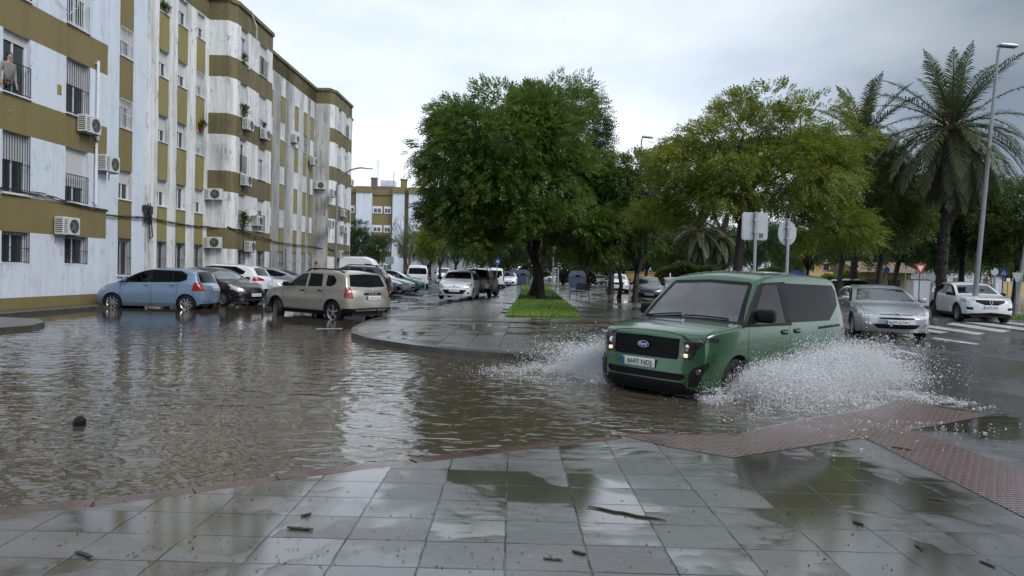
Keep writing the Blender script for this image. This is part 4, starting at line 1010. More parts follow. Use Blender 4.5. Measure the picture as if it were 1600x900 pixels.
mb_ = MB(); mb_.box((-1.72, 0, 1.50), (.10, .26, .08)); mb_.box((-1.66, 0, 1.585), (.16, .30, .05)); mb_.build('rear_view_mirror', MT['interior'], mpv)
tag(mpv, 'dark green people carrier ploughing through flood water and throwing up spray', 'car')
mpv.location = (1.72, 8.93, -.146); mpv.rotation_euler = (0, 0, R(-138.1))
# --- the other kinds
def wheelspec(x1, x2, r, w=.20, **k): return dict(x1=x1, x2=x2, r=r, w=w, **k)
SP['jazz'] = dict(L=3.85, W=.84, top=[(0, .66), (.03, .72), (.12, .79), (.45, .90), (.8, .985), (.92, 1.03), (1.75, 1.42), (2.3, 1.505), (2.9, 1.50), (3.35, 1.43), (3.47, 1.37), (3.70, 1.04), (3.78, .98), (3.85, .90)],
    belt=[(0, .78), (.9, .96), (3.85, 1.03)], tumble=.36, plan=(.14, .08), rr=.08, bot=[(0, .22), (.4, .19), (3.4, .2), (3.85, .30)],
    fp=[(.2, .06), (.4, .0), (.6, .04), (.8, .14), (1.0, .3)], rp=[(.25, .05), (.45, .0), (.7, .0), (.95, .06), (1.2, .14)], cf=.32, cr=.2, wf=.8,
    wheel=wheelspec(.76, 3.21, .295, .18, spokes=8), grille=[('front', [(0, .34), (.5, .34), (.55, .44), (0, .46)], (0, .7))],
    trim=[('side', [(.82, .97), (1.0, 1.08), (1.65, 1.385), (1.95, 1.42), (3.0, 1.40), (3.22, 1.28), (3.22, 1.10), (3.0, 1.02), (1.3, .975)])],
    glass=[('side', [(1.18, 1.0), (1.72, 1.345), (1.98, 1.385), (2.02, 1.00)])], darkglass=[('side', [(2.08, 1.0), (2.06, 1.39), (2.70, 1.375), (2.74, 1.02)]), ('side', [(2.80, 1.03), (2.76, 1.365), (2.98, 1.36), (3.17, 1.25), (3.17, 1.12), (3.05, 1.05)]), ('side', [(1.0, 1.0), (1.12, 1.0), (1.18, 1.06), (1.10, 1.08)])],
    wind=[(0, 1.05), (.66, 1.05), (.54, 1.38), (0, 1.42)], windx=(.9, 1.85), rearwin=[(0, 1.0), (.62, 1.0), (.54, 1.36), (0, 1.38)],
    head=[('front', [(.50, .60), (.72, .64), (.80, .84), (.62, .76), (.48, .66)], (0, .8)), ('side', [(.20, .64), (.50, .72), (.68, .88), (.45, .86), (.2, .74)])],
    tail=[('rear', [(.62, .74), (.9, .74), (.9, 1.02), (.64, 1.02)], (3.3, 3.9)), ('side', [(3.40, .74), (3.9, .72), (3.9, 1.02), (3.46, 1.03)])],
    seams=[[(1.08, .28), (1.02, .6), (1.06, .96)], [(2.05, .28), (2.05, .98)], [(2.86, .5), (2.92, .7), (2.92, 1.0)], [(1.1, .29), (2.8, .3)], [(3.42, .45), (3.46, .72)]],
    cabin=(1.3, 1.75, 2.6, .5, 1.0), mirror=(1.2, 1.07), mirrorpaint=True, handles=[(1.9, .90), (2.75, .92)])
SP['hatch'] = dict(L=4.03, W=.85, top=[(0, .66), (.03, .73), (.12, .79), (.5, .89), (.95, .97), (1.08, 1.01), (1.85, 1.38), (2.3, 1.46), (2.9, 1.455), (3.5, 1.37), (3.62, 1.31), (3.90, 1.0), (4.03, .88)],
    belt=[(0, .76), (1, .94), (4.03, 1.0)], tumble=.40, plan=(.14, .10), rr=.08, bot=[(0, .22), (.4, .18), (3.6, .2), (4.03, .30)],
    fp=[(.2, .05), (.4, .0), (.6, .03), (.8, .1), (1.0, .25)], rp=[(.25, .05), (.45, .0), (.7, .02), (1.0, .12)], cf=.32, cr=.22, wf=.8,
    wheel=wheelspec(.82, 3.40, .30, .185, spokes=9), grille=[('front', [(0, .30), (.42, .30), (.60, .50), (0, .53)], (0, .7)), ('front', [(0, .62), (.30, .625), (.28, .645), (0, .65)], (0, .7)), ('front', circ(.66, .36, .05, 10), (0, .8))],
    trim=[('side', [(.98, .96), (1.15, 1.05), (1.78, 1.345), (2.05, 1.37), (3.15, 1.34), (3.30, 1.20), (3.25, 1.02), (1.4, .955)])],
    glass=[('side', [(1.32, .985), (1.85, 1.31), (2.1, 1.335), (2.13, .985)])], darkglass=[('side', [(2.20, .985), (2.18, 1.335), (2.85, 1.32), (2.95, 1.02)]), ('side', [(3.0, 1.03), (2.93, 1.315), (3.1, 1.30), (3.24, 1.18), (3.2, 1.06)])],
    wind=[(0, 1.03), (.68, 1.03), (.55, 1.34), (0, 1.37)], windx=(1.0, 1.95), rearwin=[(0, .98), (.60, .98), (.50, 1.27), (0, 1.30)],
    head=[('front', [(.46, .60), (.66, .56), (.80, .66), (.78, .82), (.60, .76)], (0, .9)), ('side', [(.2, .6), (.42, .66), (.62, .86), (.45, .84), (.2, .72)])],
    tail=[('rear', [(.60, .72), (.9, .72), (.9, .98), (.56, .98)], (3.4, 4.1)), ('side', [(3.62, .74), (4.1, .72), (4.1, 1.0), (3.66, 1.0)])],
    seams=[[(1.18, .26), (1.14, .6), (1.2, .95)], [(2.16, .26), (2.16, .96)], [(2.95, .5), (3.05, .7), (3.05, .97)]],
    cabin=(1.45, 1.9, 2.75, .47, .97), mirror=(1.36, 1.03), handles=[(2.02, .86), (2.85, .88)])
SP['suv'] = dict(L=4.31, W=.91, top=[(0, .82), (.03, .90), (.12, .95), (.6, 1.03), (1.0, 1.08), (1.12, 1.12), (1.85, 1.52), (2.3, 1.60), (3.2, 1.595), (3.80, 1.54), (3.92, 1.47), (4.17, 1.12), (4.31, 1.02)],
    belt=[(0, .88), (1, 1.03), (4.31, 1.09)], tumble=.34, plan=(.12, .08), rr=.085, bulge=(.05, .05), zm=.72, bot=[(0, .36), (.5, .29), (3.9, .30), (4.31, .40)],
    fp=[(.3, .05), (.5, .0), (.7, .0), (.9, .06), (1.1, .2)], rp=[(.35, .05), (.5, .0), (.8, .02), (1.05, .08), (1.3, .2)], cf=.28, cr=.18, wf=.7,
    wheel=wheelspec(.83, 3.50, .345, .225, spokes=5, gap=.06, mat='alloy'),
    black=[('side', [(0, .2), (4.4, .2), (4.4, .385), (0, .385)]), ('rear', [(0, .3), (1, .3), (1, .47), (0, .50)], (3.5, 4.4)), ('front', [(0, .3), (1, .3), (1, .42), (0, .42)], (0, 1)), ('side', [(3.86, .3), (4.4, .3), (4.4, .49), (3.92, .47)])],
    grille=[('front', [(0, .62), (.50, .64), (.55, .80), (0, .82)], (0, .7))],
    trim=[],
    glass=[('side', [(1.36, 1.075), (1.92, 1.445), (2.22, 1.475), (2.24, 1.07)])], darkglass=[('side', [(2.34, 1.075), (2.32, 1.48), (2.90, 1.465), (3.00, 1.09)]), ('side', [(3.16, 1.12), (3.12, 1.44), (3.40, 1.43), (3.58, 1.30), (3.56, 1.17), (3.40, 1.10)])],
    wind=[(0, 1.14), (.70, 1.13), (.58, 1.48), (0, 1.51)], windx=(1.0, 1.95), rearwin=[(0, 1.09), (.70, 1.12), (.60, 1.46), (0, 1.49)],
    head=[('front', [(.58, .70), (.82, .70), (.84, .90), (.62, .88)], (0, .9)), ('side', [(.1, .70), (.40, .74), (.42, .90), (.1, .88)])],
    tail=[('rear', [(.70, .78), (.95, .78), (.95, 1.10), (.72, 1.10)], (3.8, 4.4)), ('side', [(4.03, .78), (4.4, .78), (4.4, 1.10), (4.03, 1.10)])],
    extra=[('badge_panel', 'rear', [(0, .865), (.34, .865), (.34, .935), (0, .935)], (3.8, 4.4)), ('skid_plate', 'rear', [(0, .33), (.52, .33), (.64, .44), (0, .46)], (3.6, 4.4))],
    seams=[[(1.22, .40), (1.18, .72), (1.26, 1.06)], [(2.29, .40), (2.29, 1.06)], [(2.98, .62), (3.10, .85), (3.08, 1.1)], [(1.24, .41), (2.9, .42)]],
    cabin=(1.5, 1.95, 2.85, .6, 1.08), mirror=(1.42, 1.13), handles=[(2.14, .95), (2.93, .97)], handlepaint=False, rails=(1.95, 3.75, .62), steer=-.35)
SP['crossover'] = dict(L=4.45, W=.92, top=[(0, .82), (.03, .90), (.12, .96), (.6, 1.03), (1.05, 1.08), (1.18, 1.12), (2.0, 1.50), (2.45, 1.60), (3.1, 1.595), (3.8, 1.52), (3.95, 1.44), (4.25, 1.13), (4.45, 1.02)],
    belt=[(0, .86), (1, 1.0), (2.5, 1.04), (4.45, 1.14)], tumble=.38, plan=(.14, .10), rr=.085, zm=.70, bot=[(0, .30), (.5, .24), (3.9, .26), (4.45, .38)],
    fp=[(.25, .06), (.45, .0), (.7, .02), (.9, .08), (1.1, .2)], rp=[(.35, .05), (.5, .0), (.8, .02), (1.05, .08), (1.3, .2)], cf=.34, cr=.2, wf=.8,
    wheel=wheelspec(.90, 3.55, .345, .22, spokes=5, double=True, gap=.05, clad=True, mat='alloy'),
    black=[('side', [(0, .15), (4.5, .2), (4.5, .36), (1.2, .36), (0, .33)]), ('front', [(0, .24), (.62, .24), (.72, .36), (0, .42)], (0, .8)), ('rear', [(0, .3), (1, .3), (1, .58), (0, .58)], (3.5, 4.5)), ('side', [(4.0, .3), (4.5, .3), (4.5, .58), (4.1, .56)])],
    grille=[('front', [(0, .70), (.22, .70), (.62, .86), (.62, .90), (0, .90)], (0, .8)), ('front', [(.60, .50), (.78, .52), (.80, .62), (.58, .60)], (0, .9))],
    trim=[('side', [(1.10, 1.03), (1.3, 1.12), (1.95, 1.455), (2.3, 1.50), (3.3, 1.48), (3.72, 1.30), (3.66, 1.17), (1.6, 1.025)])],
    glass=[('side', [(1.48, 1.055), (2.02, 1.415), (2.30, 1.46), (2.34, 1.07)])], darkglass=[('side', [(2.42, 1.075), (2.38, 1.465), (3.02, 1.45), (3.10, 1.12)]), ('side', [(3.18, 1.14), (3.12, 1.44), (3.30, 1.43), (3.62, 1.29), (3.58, 1.19)])],
    wind=[(0, 1.14), (.72, 1.13), (.58, 1.46), (0, 1.49)], windx=(1.05, 2.15), rearwin=[(0, 1.10), (.66, 1.13), (.56, 1.42), (0, 1.45)],
    head=[('front', [(.50, .84), (.72, .78), (.95, .84), (.95, .94), (.52, .925)], (0, .9)), ('side', [(.1, .80), (.44, .86), (.60, .98), (.1, .93)])],
    tail=[('rear', [(.45, .92), (.95, .90), (.95, 1.08), (.60, 1.06)], (3.8, 4.5)), ('side', [(4.02, .92), (4.5, .92), (4.5, 1.08), (4.10, 1.10)])],
    seams=[[(1.30, .38), (1.26, .7), (1.34, 1.02)], [(2.38, .38), (2.38, 1.05)], [(3.05, .6), (3.2, .85), (3.16, 1.1)]],
    cabin=(1.6, 2.05, 2.95, .58, 1.06), mirror=(1.55, 1.11), handles=[(2.22, .93), (3.02, .97)])
SP['saloon'] = dict(L=4.78, W=.915, top=[(0, .60), (.03, .67), (.12, .72), (.6, .85), (1.1, .94), (1.25, .98), (2.10, 1.34), (2.6, 1.43), (3.1, 1.42), (3.9, 1.19), (4.25, 1.06), (4.65, 1.02), (4.78, .94)],
    belt=[(0, .76), (1.2, .93), (4.78, 1.0)], tumble=.46, plan=(.16, .12), rr=.08, crown=.05, bot=[(0, .22), (.5, .17), (4.2, .2), (4.78, .32)],
    fp=[(.2, .08), (.4, .0), (.55, .01), (.7, .10), (.9, .3)], rp=[(.3, .05), (.5, .0), (.8, .02), (1.05, .08)], cf=.45, cr=.25, wf=.95,
    wheel=wheelspec(.98, 3.80, .325, .21, spokes=7, mat='alloy'), 
    grille=[('front', [(0, .30), (.44, .31), (.56, .42), (0, .43)], (0, .8)), ('front', [(0, .545), (.40, .555), (.42, .59), (0, .60)], (0, .8)), ('front', [(0, .665), (.38, .655), (.38, .67), (.10, .685), (0, .705)], (0, .8))],
    trim=[('side', [(1.15, .95), (1.35, 1.03), (2.05, 1.305), (2.5, 1.33), (3.2, 1.30), (3.95, 1.10), (3.75, 1.0), (1.6, .95)])],
    glass=[('side', [(1.50, .975), (2.10, 1.265), (2.45, 1.30), (2.48, .975)])], darkglass=[('side', [(2.56, .975), (2.54, 1.30), (3.15, 1.27), (3.45, 1.17), (3.42, 1.01)]), ('side', [(3.50, 1.02), (3.52, 1.16), (3.86, 1.09), (3.7, 1.03)])],
    wind=[(0, 1.0), (.74, .99), (.58, 1.30), (0, 1.34)], windx=(1.15, 2.25), rearwin=[(0, 1.05), (.62, 1.05), (.5, 1.32), (0, 1.35)],
    head=[('front', [(.46, .62), (.66, .52), (.92, .56), (.92, .78), (.74, .78), (.48, .68)], (0, 1.2)), ('side', [(.3, .56), (.60, .62), (.92, .83), (.6, .82), (.3, .70)])],
    tail=[('rear', [(.55, .72), (.95, .72), (.95, .98), (.6, .95)], (4.0, 4.8)), ('side', [(4.3, .75), (4.8, .75), (4.8, .98), (4.4, .98)])],
    seams=[[(1.34, .26), (1.28, .6), (1.36, .94)], [(2.52, .26), (2.52, .95)], [(3.35, .5), (3.5, .75), (3.46, .98)]], topseams=[[(.30, .70), (1.2, .78)], [(.14, .36), (.30, .70)]],
    cabin=(1.65, 2.15, 3.1, .45, .97), mirror=(1.58, 1.03), mirrorpaint=True, handles=[(2.35, .86), (3.3, .88)])
SP['smallvan'] = dict(SP['mpv'], L=4.5, W=.86, top=[(0, .92), (.03, 1.0), (.1, 1.03), (.6, 1.15), (.75, 1.2), (1.25, 1.68), (1.5, 1.80), (2.2, 1.86), (3.8, 1.86), (4.3, 1.80), (4.42, 1.72), (4.5, 1.5)],
    wheel=wheelspec(.8, 3.6, .32, .19, spokes=6), black=[('side', [(0, .1), (4.6, .1), (4.6, .27), (0, .27)]), ('rear', [(0, .2), (1, .2), (1, .42), (0, .42)], (3.9, 4.6))], grille=[('front', [(0, .6), (.5, .6), (.5, .7), (0, .7)], (0, .6))],
    trim=[], glass=[('side', [(1.02, 1.15), (1.35, 1.58), (1.85, 1.62), (1.9, 1.14)])], darkglass=[('side', [(2.05, 1.15), (2.05, 1.62), (3.0, 1.62), (3.0, 1.15)]), ('side', [(3.15, 1.15), (3.15, 1.62), (4.1, 1.60), (4.15, 1.17)])],
    wind=[(0, 1.22), (.70, 1.22), (.60, 1.68), (0, 1.72)], windx=(.7, 1.5), rearwin=[(0, 1.14), (.70, 1.14), (.64, 1.60), (0, 1.62)],
    head=[('front', [(.52, .7), (.82, .7), (.84, .95), (.6, .92)], (0, .9))], tail=[('rear', [(.74, .75), (.9, .75), (.9, 1.2), (.75, 1.2)], (3.9, 4.6))], seams=[[(1.0, .3), (1.0, 1.1)], [(1.95, .3), (1.95, 1.12)], [(3.05, .3), (3.05, 1.12)]], topseams=[], cabin=(1.2, 1.6, 2.7, .6, 1.15), mirror=(1.15, 1.22), handles=[(1.8, 1.0)], wiper=[])
SP['bigvan'] = dict(SP['smallvan'], L=5.6, W=1.0, top=[(0, .95), (.03, 1.05), (.12, 1.10), (.7, 1.28), (.85, 1.33), (1.55, 2.05), (1.85, 2.28), (2.4, 2.42), (5.2, 2.40), (5.5, 2.32), (5.6, 2.1)], belt=[(0, .95), (1, 1.2), (5.6, 1.3)], tumble=.10, rr=.12,
    wheel=wheelspec(.95, 4.4, .35, .22, spokes=6), black=[('side', [(0, .1), (5.7, .1), (5.7, .42), (0, .42)])], glass=[('side', [(1.22, 1.32), (1.62, 1.82), (2.15, 1.86), (2.2, 1.30)])], darkglass=[],
    wind=[(0, 1.36), (.80, 1.36), (.72, 2.0), (0, 2.04)], windx=(.8, 1.8), rearwin=[(0, 1.4), (.7, 1.4), (.7, 1.9), (0, 1.9)], tail=[('rear', [(.85, .75), (1, .75), (1, 1.3), (.87, 1.3)], (5, 5.7))], seams=[[(1.15, .45), (1.15, 1.3)], [(2.3, .45), (2.3, 2.0)]], cabin=(1.35, 1.8, 2.4, .8, 1.35), mirror=(1.25, 1.4), bigmirror=True, handles=[(2.1, 1.1)])
# prototypes are placed the first time, then copied with their parts
PROTO = {}
def repaint(o, src, dst):
    for q in [o]+list(o.children_recursive):
        if q.type == 'MESH':
            for s_ in q.material_slots:
                if s_.material is src: s_.link = 'OBJECT'; s_.material = dst
def put(kind, pname, loc_, head, label, name='parked_car', cat='car', group='cars parked along the street', proto_name=None, sp_over=None, sz=1.0):
    pm = PA[pname]; key = kind
    if sp_over is not None or key not in PROTO:
        sp = dict(SP[kind], **(sp_over or {})); o, b = make_car(name, sp, pm)
        if key not in PROTO: PROTO[key] = (o, pm, b)
    else:
        src, spm, b = PROTO[key]; o = copy_tree(src); o.name = name; repaint(o, spm, pm)
    o.location = loc_; o.rotation_euler = (0, 0, R(head)); tag(o, label, cat, group); return o, b
def xz(px, Z, z=0.0): return (at(px, Z), Z, z)
# near row by the building
def place_side(o, b, px1, Zn, head, z):   # front wheel on the near side at px1
    h = R(head); f_ = Vector((math.cos(h), math.sin(h), 0)); l_ = Vector((-f_.y, f_.x, 0))
    near = -1 if (l_.y > 0) else 1
    p = Vector((at(px1, Zn, 470), Zn, z)); x1 = b.sp['wheel']['x1']
    o.location = p+f_*x1-l_*near*(b.W-.1)
o, b = put('jazz', 'lightblue', (0, 0, 0), 180, 'light blue small hatchback parked side on in the water closest to the wall'); place_side(o, b, 177, 22.9, 181, -.10)
make_plate(o, b, 'rear', 0, .80, '4913 FTB')
o.rotation_euler = (0, 0, R(181))
o, b = put('hatch', 'darkbrown', (0, 0, 0), -22, 'dark brown hatchback nose out behind the light blue one, clear headlamps', sp_over=dict(plan=(.2, .1), cf=.4)); PROTO.pop('hatch')
o.location = (-9.75, 26.0, -.02); o.rotation_euler = (0, 0, R(-24)); make_plate(o, b, 'front', 0, .44, '5174 HKC')
o, b = put('crossover', 'white', (-14.6, 29.8, .04), 180, 'white crossover with dark lower bumper parked behind the dark brown hatchback'); repaint(o, PA['white'], PA['white'])
o.location = (at(256, 28.8), 28.9, .0); make_plate(o, b, 'rear', 0, .74, '')
whitecross = PROTO['crossover'][0]
o, b = put('saloon', 'silverblue', (at(332, 34), 34.2, .05), 179, 'grey blue saloon half hidden between the white crossover and the beige off-roader')
o, b = put('hatch', 'white', (at(456, 31.5), 31.6, .02), -3, 'white hatchback of which only the bonnet shows beside the beige off-roader'); make_plate(o, b, 'front', 0, .46, '0337 GLK')
# beige off-roader
du, db = put('suv', 'beige', (0, 0, 0), 146, 'grey beige off-roader with roof rails and a bent front wheel, tow bar at the back', name='off_roader')
h = R(145); f_ = Vector((math.cos(h), math.sin(h), 0)); l_ = Vector((-f_.y, f_.x, 0))
rw_ = Vector((at(522, 20.2, 495), 20.2, -.12)); du.location = rw_+f_*3.50-l_*.80; du.rotation_euler = (0, 0, h)
make_plate(du, db, 'rear', 0, .79, '4766 HCJ')
tb_ = add_text('DUSTER', .062, MT['alloy'], 'badge_text', du, (-db.rear(0, .90)-.012, 0, .90), (PI/2, 0, -PI/2), .002, 1.5)
m = MB(); m.lathe([(.0, .004), (.022, .004), (.028, -.003)], (0, 0, 0), 'X', 4); bo_ = m.build('badge', MT['chrome'], du); bo_.location = (-db.rear(0, 1.02)-.01, 0, 1.02); bo_.scale = (1, 1, 1.5)
for s_ in (1, -1):
    o = rbox('tail_lens', (-4.31+.16, s_*(.845), .93), (.05, .05, .05), MT['alloy'], du, bev=.02)
m = MB(); m.tube([(-4.26, 0, .36), (-4.40, 0, .36), (-4.46, 0, .40), (-4.46, 0, .47)], .018, 8); m.lathe([(.0, .50), (.022, .49), (.025, .47), (.0, .45)], (-4.46, 0, 0), 'Z', 10); m.build('tow_bar', MT['black'], du, smooth=True)
o, b = put('suv', 'navy', (at(490, 36), 36.5, .05), 182, 'navy car with roof rails showing only its roof above the beige off-roader')
o.rotation_euler = (0, 0, R(182)); o.location = (at(484, 36.5), 36.5, .10)
o, b = put('hatch', 'silver', (at(627, 38.5), 38.5, .05), -8, 'silver hatchback nose out, first in the row right of the beige off-roader')
o, b = put('saloon', 'white', (at(648, 42.5), 42.5, .05), -6, 'white low saloon nose out beside the silver hatchback')
o, b = put('hatch', 'teal', (at(662, 45), 45.5, .05), -6, 'green and white liveried car nose out, last in the row by the white minibus')
o, b = put('bigvan', 'white', (at(616, 55), 55, .06), -3, 'large white high roofed van standing behind the row of cars by the building', name='delivery_van', cat='van', group='vans along the street')
o, b = put('smallvan', 'white', (0, 0, 0), 90, 'small white minibus seen square from behind, dark back window', name='minibus', cat='van', group='vans along the street')
o.location = (at(637, 52)+.2, 56.5, .06); o.rotation_euler = (0, 0, R(97)); make_plate(o, b, 'rear', 0, .88, '')
# on the cobbles
cl, cb = put('hatch', 'white', (at(711, 33), 32.6, .126), -93.5, 'white hatchback facing the camera on the cobbles, closest car left of the big tree')
for s_ in (1, -1): pass
m = MB(); m.lathe([(.0, .004), (.03, .004), (.036, -.003)], (0, 0, 0), 'X', 4); bo_ = m.build('badge', MT['chrome'], cl); bo_.location = (-cb.front(0, .70)+.012, 0, .70); bo_.scale = (1, .8, 1.4)
o, b = put('suv', 'greyhatch', (at(757, 39), 39.5, .126), 84, 'grey hatchback seen from behind right next to the white hatchback on the cobbles')
o.location = (at(750, 39)+.2, 41.5, .126)
o, b = put('saloon', 'darkgrey', (at(683, 62), 62, .03), 178, 'dark grey saloon crossing side on behind the white hatchback')
o, b = put('smallvan', 'white', (at(694, 78), 78, .03), -80, 'white van far down the street left of the dark grey crossing saloon', name='van', cat='van', group='vans along the street')
o, b = put('smallvan', 'white', (at(776, 62), 64, .03), 88, 'white van seen from behind just right of the grey hatchback', name='van', cat='van', group='vans along the street')
o, b = put('hatch', 'white', (at(796, 72), 72, .03), -90, 'white car facing the camera in front of the blue recycling containers')
o, b = put('suv', 'navy', (at(745, 74), 74, .03), 180, 'dark vehicle side on under the tree crown, far behind the white hatchback')
# right of the island
o, b = put('crossover', 'white', (at(967, 56), 56, .03), -96, 'white crossover facing the camera between two thin tree trunks')
o, b = put('hatch', 'darkgrey', (at(1015, 38.5), 38.5, .03), -97, 'dark grey hatchback facing the camera beside the tree trunk, left of the green people carrier')
make_plate(o, b, 'front', 0, .46, '')
o, b = put('hatch', 'navy', (at(1056, 44), 43, .03), -95, 'dark car with pale roof peeking out above the bonnet of the green people carrier')
# right hand road
c5, c5b = put('saloon', 'silver', (0, 0, 0), -104, 'silver saloon facing the camera just behind the green people carrier', sp_over={}, name='saloon_car')
c5.location = (at(1396, 17.6, 505)+.1, 17.6, .03); c5.rotation_euler = (0, 0, R(-106)); make_plate(c5, c5b, 'front', 0, .475, '6639 GTW')
m = MB()
for q in range(2):
    for s_ in (1, -1): m.tube([(-c5b.front(s_*.12, .66)-.0, s_*.12, .63+.035*q), (-c5b.front(0, .69)+.012, 0, .665+.035*q)], .008, 5)
m.build('badge', MT['chrome'], c5)
for s_ in (1, -1): rbox('fog_lamp', (-c5b.front(.66, .42)+.0, s_*.66, .43), (.03, .13, .07), MT['lamp'], c5, (0, 0, -s_*.5), .02)
rbox('signal_lamp', (-c5b.front(.62, .42)+.012, -.60, .43), (.02, .03, .03), MT['glowred'], c5, bev=.01)
kj, kb = put('crossover', 'white', (at(1549, 26.6, 490), 26.6, .03), -104, 'shiny white crossover parked at the kerb near the right edge of the road', sp_over={}, name='parked_crossover')
kj.rotation_euler = (0, 0, R(-104)); make_plate(kj, kb, 'front', 0, .62, '2629 LRD')
m = MB()
for k in range(4): a = PI/2*k; 
m.tube([(0, 0, .11), (0, .06, 0), (0, 0, -.11), (0, -.06, 0), (0, 0, .11)], .012, 5); bo_ = m.build('badge', MT['chrome'], kj); bo_.location = (-kb.front(0, .82)+.02, 0, .82)
o, b = put('suv', 'darkgrey', (at(1352, 33), 33, .03), -103, 'dark grey estate car behind the silver saloon, next to the tree trunks'); o.location = (at(1350, 32.5), 32.5, .05)
for px, Z, hd, lab in ((1400, 62, -20, 'white car behind the wire fence, under the tiled shed roof'), (1425, 60, -20, 'second pale car behind the wire fence right of the tiled shed'), (1445+125, 50, -15, 'pale car behind the white crossover bonnet, by the pedestrian sign')):
    put('hatch' if px < 1420 else 'saloon', 'white' if px < 1430 else 'silver', (at(px, Z), Z, .13), hd, lab)
# far traffic down both carriageways
for px, Z, hd, pn, kd, lab in ((928, 110, -92, 'white', 'hatch', 'tiny white car far down the avenue, by the container'), (942, 96, -92, 'silver', 'saloon', 'tiny silver car far down the avenue left of the white crossover'), (1000-78, 135, -92, 'white', 'crossover', 'farthest white car seen at the end of the avenue'),
        (712, 100, 180, 'white', 'hatch', 'white car side on in the distance between van and grey hatchback'), (815, 120, -90, 'silver', 'saloon', 'silver car in the far distance behind the blue containers'), (738, 118, -90, 'white', 'smallvan', 'far white van under the tree crown on the cross street'), (850, 125, 180, 'white', 'saloon', 'far white car just right of the big trunk')):
    put(kd, pn, (at(px, Z), Z, .03), hd, lab, name='distant_car')
# ------------------------------------------------------------ trees
def leafmat(name, a, b, c_, tr=.42, sc=.9):
    t = NT(name); c = t.co(True); n = t.math('ADD', t.math('MULTIPLY', t.noise(sc, 3, .6, c), .6), t.math('MULTIPLY', t.noise(9, 2, .5, c), .4))
    col = t.ramp(n, [(.36, a), (.52, b), (.68, c_)])
    t.set(Base_Color=col, Roughness=.42, Specular_IOR_Level=.4)
    ts = t.N('ShaderNodeBsdfTranslucent'); t.L(t.mix(.5, col, c_), ts.inputs[0]); ms = t.N('ShaderNodeMixShader'); ms.inputs[0].default_value = tr
    t.L(t.p.outputs[0], ms.inputs[1]); t.L(ts.outputs[0], ms.inputs[2]); t.L(ms.outputs[0], t.out.inputs[0]); return t.m
LM = {'main': leafmat('deep_green_leaves', (.032, .070, .013), (.075, .135, .020), (.17, .22, .034)), 'yellow': leafmat('yellow_green_leaves', (.050, .098, .011), (.125, .175, .018), (.25, .25, .030)),
      'dark': leafmat('dark_green_leaves', (.016, .040, .010), (.030, .066, .015), (.055, .095, .022)), 'mid': leafmat('mid_green_leaves', (.030, .062, .011), (.065, .11, .017), (.12, .15, .025)),
      'palm': leafmat('palm_frond_leaves', (.034, .052, .017), (.062, .082, .032), (.11, .125, .055), .3), 'palmdead': leafmat('drooping_palm_leaves', (.05, .058, .028), (.085, .088, .045), (.14, .13, .075), .2), 'hedge': leafmat('hedge_leaves', (.03, .05, .012), (.06, .085, .016), (.13, .12, .03)),
      'twig': simple('bare_twigs', (.09, .075, .06), .8)}
MT['bark'] = simple('wet_dark_bark', (.022, .017, .013), .7, var=.45, sc=5, bump=.6); MT['palmbark'] = simple('palm_bark', (.018, .014, .011), .85, var=.5, sc=6, bump=.8)
def sprigs(C, D, size, leaflets, rng, wide=.34, lw=.13):
    """C centres, D directions (n,3) -> pinnate sprigs: V,F"""
    n = len(C); D = D/np.linalg.norm(D, axis=1, keepdims=True); A = rng.normal(size=(n, 3)); Sd = np.cross(D, A); Sd /= np.linalg.norm(Sd, axis=1, keepdims=True); U = np.cross(Sd, D)
    L_ = size*rng.uniform(.6, 1.25, n); V = []
    for k in range(leaflets):
        if k == leaflets-1: t_, s_ = .85, 0
        else: t_, s_ = .15+.75*(k//2)/max(1, (leaflets//2)), (1 if k % 2 else -1)
        ax = (D*.55+Sd*s_*.85+U*rng.normal(0, .25, (n, 1))-np.array([0, 0, .25])) if s_ else D
        ax = ax/np.linalg.norm(ax, axis=1, keepdims=True); ll = (L_*wide)[:, None]; b = C+D*(L_*t_)[:, None]-np.array([0, 0, 1.])*(L_*.35*t_*t_)[:, None]
        pw = np.cross(ax, U+rng.normal(0, .35, (n, 3))); pw /= np.linalg.norm(pw, axis=1, keepdims=True); w = (L_*lw)[:, None]
        V.append(np.stack([b, b+ax*ll*.5+pw*w*.5, b+ax*ll, b+ax*ll*.5-pw*w*.5], 1))
    V = np.stack(V, 1).reshape(-1, 3); return V, np.arange(len(V)).reshape(-1, 4)
def crown_points(n, rx, ry, rz, rng, nb=36, lump=.30, bottom=-.75):
    """points through lumps set over an ellipsoid; returns local positions and outward directions"""
    B = rng.normal(size=(nb, 3)); B /= np.linalg.norm(B, axis=1, keepdims=True); B[:, 2] = np.where(B[:, 2] < bottom, -B[:, 2]*.4, B[:, 2])
    rad = rng.uniform(.52, .86, nb)[:, None]; B = B*rad; r = rng.uniform(lump*.75, lump*1.35, nb)
    k = rng.integers(0, nb, n); v = rng.normal(size=(n, 3)); v /= np.linalg.norm(v, axis=1, keepdims=True); q = rng.uniform(.25, 1, n)**.5
    P_ = B[k]+v*(r[k]*q)[:, None]*np.array([1, 1, .8]); out_ = P_/np.maximum(.2, np.linalg.norm(P_, axis=1, keepdims=True))
    return P_*np.array([rx, ry, rz]), v*.6+out_*.7+np.array([0, 0, -.25])
